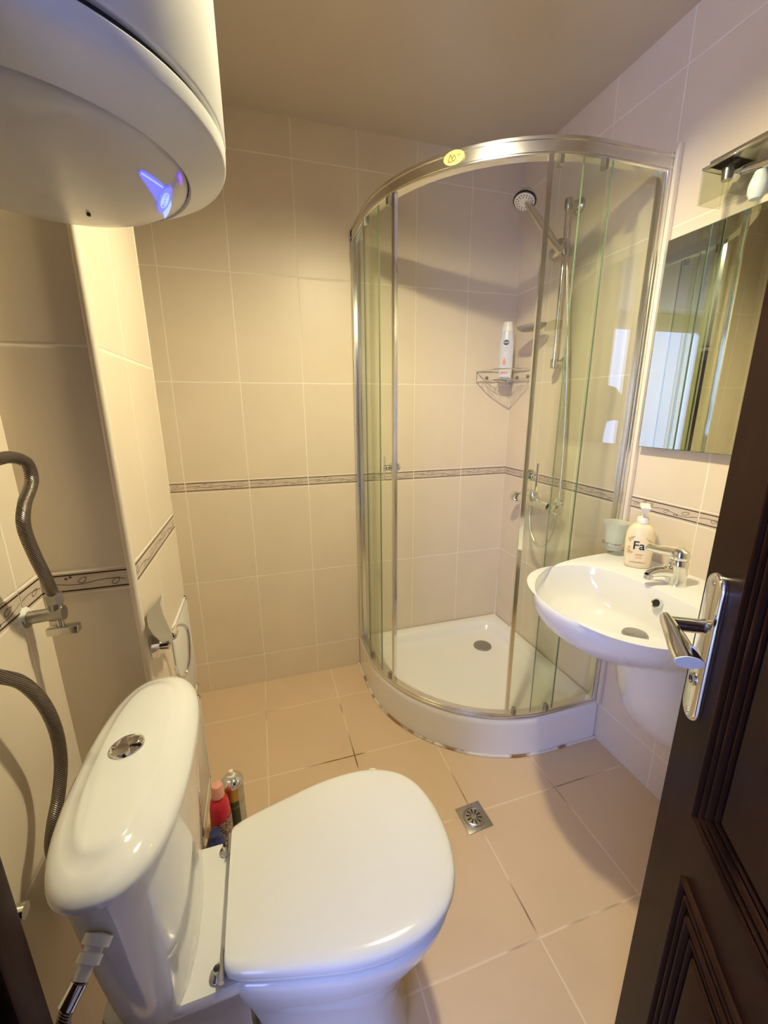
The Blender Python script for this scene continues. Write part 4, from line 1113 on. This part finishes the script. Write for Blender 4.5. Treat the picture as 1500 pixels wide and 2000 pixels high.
nt = lab.node_tree; b = nt.nodes['Principled BSDF']; tc = nt.nodes.new('ShaderNodeTexCoord'); wv = nt.nodes.new('ShaderNodeTexWave'); wv.bands_direction = 'Z'; wv.inputs['Scale'].default_value = 45; wv.inputs['Distortion'].default_value = 7; wv.inputs['Detail Scale'].default_value = 4
rp = nt.nodes.new('ShaderNodeValToRGB'); rp.color_ramp.elements[0].color = (.07, .03, .04, 1); rp.color_ramp.elements[1].color = (.62, .45, .42, 1); rp.color_ramp.elements[0].position = .38; rp.color_ramp.elements[1].position = .55
nt.links.new(tc.outputs['Object'], wv.inputs[0]); nt.links.new(wv.outputs['Fac'], rp.inputs[0]); nt.links.new(rp.outputs[0], b.inputs['Base Color'])
mb.use(lab); rings = []
for z in (.025, .158):
    rings.append([(CX_+.0286*math.copysign(abs(math.cos(a))**.8, math.cos(a)), CY_+.0266*math.copysign(abs(math.sin(a))**.8, math.sin(a)), z+(.012*math.cos(a) if z > .1 else 0)) for a in [2*PI*k/32 for k in range(32)]])
mb.loft(rings, True); mb.obj('label_wrap', cb_)
mb = MB().use(M['blueplastic']); bx, by = -1.391, -.870
mb.lathe([(.0001, 0), (.022, 0), (.025, .004), (.025, .150), (.020, .168), (.014, .175), (.014, .188), (.0001, .190)], (bx, by, 0), 28, cap=False)
tag(mb.obj('blue_bottle', base=(bx, by, 0)), 'dark blue bottle half hidden behind the cistern', 'bottle')

# ------------------------------------------------------------------ the photographer in the doorway (seen only in reflections)
M['skin'] = simple('skin', (.50, .32, .23), .5, noise=.03)
M['shirt'] = simple('dark olive shirt', (.10, .11, .08), .8, noise=.08, nscale=40)
M['jeans'] = simple('dark trousers', (.03, .035, .05), .85, noise=.1, nscale=60)
M['hair'] = simple('dark hair', (.02, .014, .010), .6)
M['phonecase'] = simple('black phone case', (.012, .012, .014), .35)
pb = Vector((-1.31, -2.30, 0))
pn_ = thing('person', 'person in a dark olive shirt and dark trousers holding up a phone in the doorway', 'person', tuple(pb))
phc = CAM-fwd*.016-u2*.052
TP = Matrix((r2, u2, -fwd)).transposed().to_4x4(); TP.translation = phc
ph_ = MB().use(M['phonecase']); ph_.box((-.037, -.076, -.0045), (.037, .076, .0045), .004, T=TP)
tag(ph_.obj('phone', base=tuple(phc)), 'black phone held upright by the photographer', 'phone')
def skin_mesh(name, chains, mat, parent, sub=2):
    """chains: list of (points, radii, attach) - attach = index of an existing vertex to root the chain at"""
    vs, es, rs = [], [], []
    for pts, rad, at in chains:
        prev = at
        for p, r in zip(pts, rad):
            vs.append(Vector(p)-world_base(parent)); rs.append(r)
            if prev is not None: es.append((prev, len(vs)-1))
            prev = len(vs)-1
    me = bpy.data.meshes.new(name); me.from_pydata([tuple(v) for v in vs], es, [])
    me.materials.append(mat); o = bpy.data.objects.new(name, me); C.objects.link(o); o.parent = parent
    md = o.modifiers.new('skin', 'SKIN'); md.use_smooth_shade = True
    sd_ = me.skin_vertices[0] if me.skin_vertices else None
    if sd_ is None:
        bm = bmesh.new(); bm.from_mesh(me); bm.verts.layers.skin.verify(); bm.to_mesh(me); bm.free(); sd_ = me.skin_vertices[0]
    for k, r in enumerate(rs):
        sd_.data[k].radius = (r, r) if not isinstance(r, tuple) else r
    sd_.data[0].use_root = True
    m2 = o.modifiers.new('sub', 'SUBSURF'); m2.levels = sub; m2.render_levels = sub
    return o
X0, Y0 = pb.x, pb.y
hR = phc+r2*.050-u2*.020-fwd*.035; hL = phc-r2*.050-u2*.030-fwd*.035
spine = [(X0, Y0, .93), (X0, Y0, 1.08), (X0, Y0+.01, 1.24), (X0, Y0, 1.38), (X0, Y0+.01, 1.47), (X0, Y0+.035, 1.55), (X0, Y0+.045, 1.62)]
ch = [(spine, [(.15, .11), (.135, .10), (.155, .11), (.13, .09), .055, (.078, .085), (.07, .08)], None)]
def arm(sx, hand):
    sh = Vector((X0+sx*.19, Y0, 1.38)); el = Vector((X0+sx*.235, Y0+.17, 1.16)); w = hand-(hand-el).normalized()*.05
    return [sh, (sh+el)/2, el, (el+w)/2, w, hand]
aR_, aL_ = arm(1, hR), arm(-1, hL)
ch.append((aR_, [.058, .050, .042, .038, .027, .026], 3)); iR = 7+5
ch.append((aL_, [.058, .050, .042, .038, .027, .026], 3)); iL = 13+5
legs = []
for sx in (1, -1):
    ch.append(([(X0+sx*.09, Y0, .84), (X0+sx*.10, Y0+.01, .50), (X0+sx*.10, Y0, .09), (X0+sx*.11, Y0+.12, .035)], [.088, .055, .038, .035], 0))
base_n = 7+6+6+8
def fingers(hand, sx, at):
    out = []
    for k in range(4):
        a = hand+u2*(.024-.016*k)+fwd*.010+r2*sx*.006; L_ = (.9, 1.0, .95, .75)[k]
        out.append(([a, a+fwd*.020*L_-r2*sx*.012*L_, a+fwd*.021*L_-r2*sx*.034*L_], [.0095, .0085, .0075], at))
    t = hand-u2*.004-fwd*.004
    out.append(([t, t-r2*sx*.022+u2*.014-fwd*.004, t-r2*sx*.045+u2*.020], [.0115, .010, .0085], at))
    return out
ch += fingers(hR-fwd*.0, 1, iR)+fingers(hL, -1, iL)
skin_mesh('body', ch, M['skin'], pn_)
skin_mesh('shirt', [(spine[:5], [(.165, .125), (.15, .115), (.17, .125), (.145, .105), .062], None), (aR_[:4], [.068, .060, .052, .047], 3), (aL_[:4], [.068, .060, .052, .047], 3)], M['shirt'], pn_)
skin_mesh('trousers', [([(X0, Y0, .97), (X0, Y0, .90)], [(.162, .122), (.155, .12)], None)]+[([(X0+sx*.09, Y0, .82), (X0+sx*.10, Y0+.01, .50), (X0+sx*.10, Y0, .10)], [.098, .066, .055], 1) for sx in (1, -1)], M['jeans'], pn_)
hd = Vector((X0, Y0+.045, 1.61))
mb = MB().use(M['hair']); mb.lathe([(.0001, .105), (.05, .095), (.082, .06), (.094, .01), (.088, -.04), (.075, -.06)], hd+Vector((0, -.012, .01)), 24, cap=False, sy=1.05, axis=(0, -.35, 1)); mb.obj('hair', pn_)
for sx in (1, -1):
    mb = MB().use(M['whiteprint']); mb.lathe([(.0001, -.011), (.008, -.008), (.011, 0), (.008, .008), (.0001, .011)], hd+Vector((sx*.031, .072, -.005)), 14, cap=False)
    mb.use(M['black']).lathe([(.005, .009), (.0001, .0115)], hd+Vector((sx*.031, .072, -.005)), 12, axis=(0, 1, 0), cap=False); mb.obj('eye', pn_)
    mb = MB().use(M['skin']); mb.lathe([(.0001, -.03), (.010, -.02), (.013, .005), (.009, .026), (.0001, .032)], hd+Vector((sx*.080, -.005, -.01)), 14, cap=False, sy=1.6); mb.obj('ear', pn_)
mb = MB().use(M['skin']); mb.tube([hd+Vector((0, .080, .004)), hd+Vector((0, .094, -.022)), hd+Vector((0, .100, -.038)), hd+Vector((0, .082, -.044))], lambda t: .007+.006*t, 12, smooth=3); mb.obj('nose', pn_)
mb = MB().use(simple('lips', (.42, .17, .14), .5)); mb.tube([hd+Vector((-.022, .076, -.066)), hd+Vector((0, .086, -.063)), hd+Vector((.022, .076, -.066))], lambda t: .003+.004*math.sin(PI*t), 10, smooth=4); mb.obj('mouth', pn_)
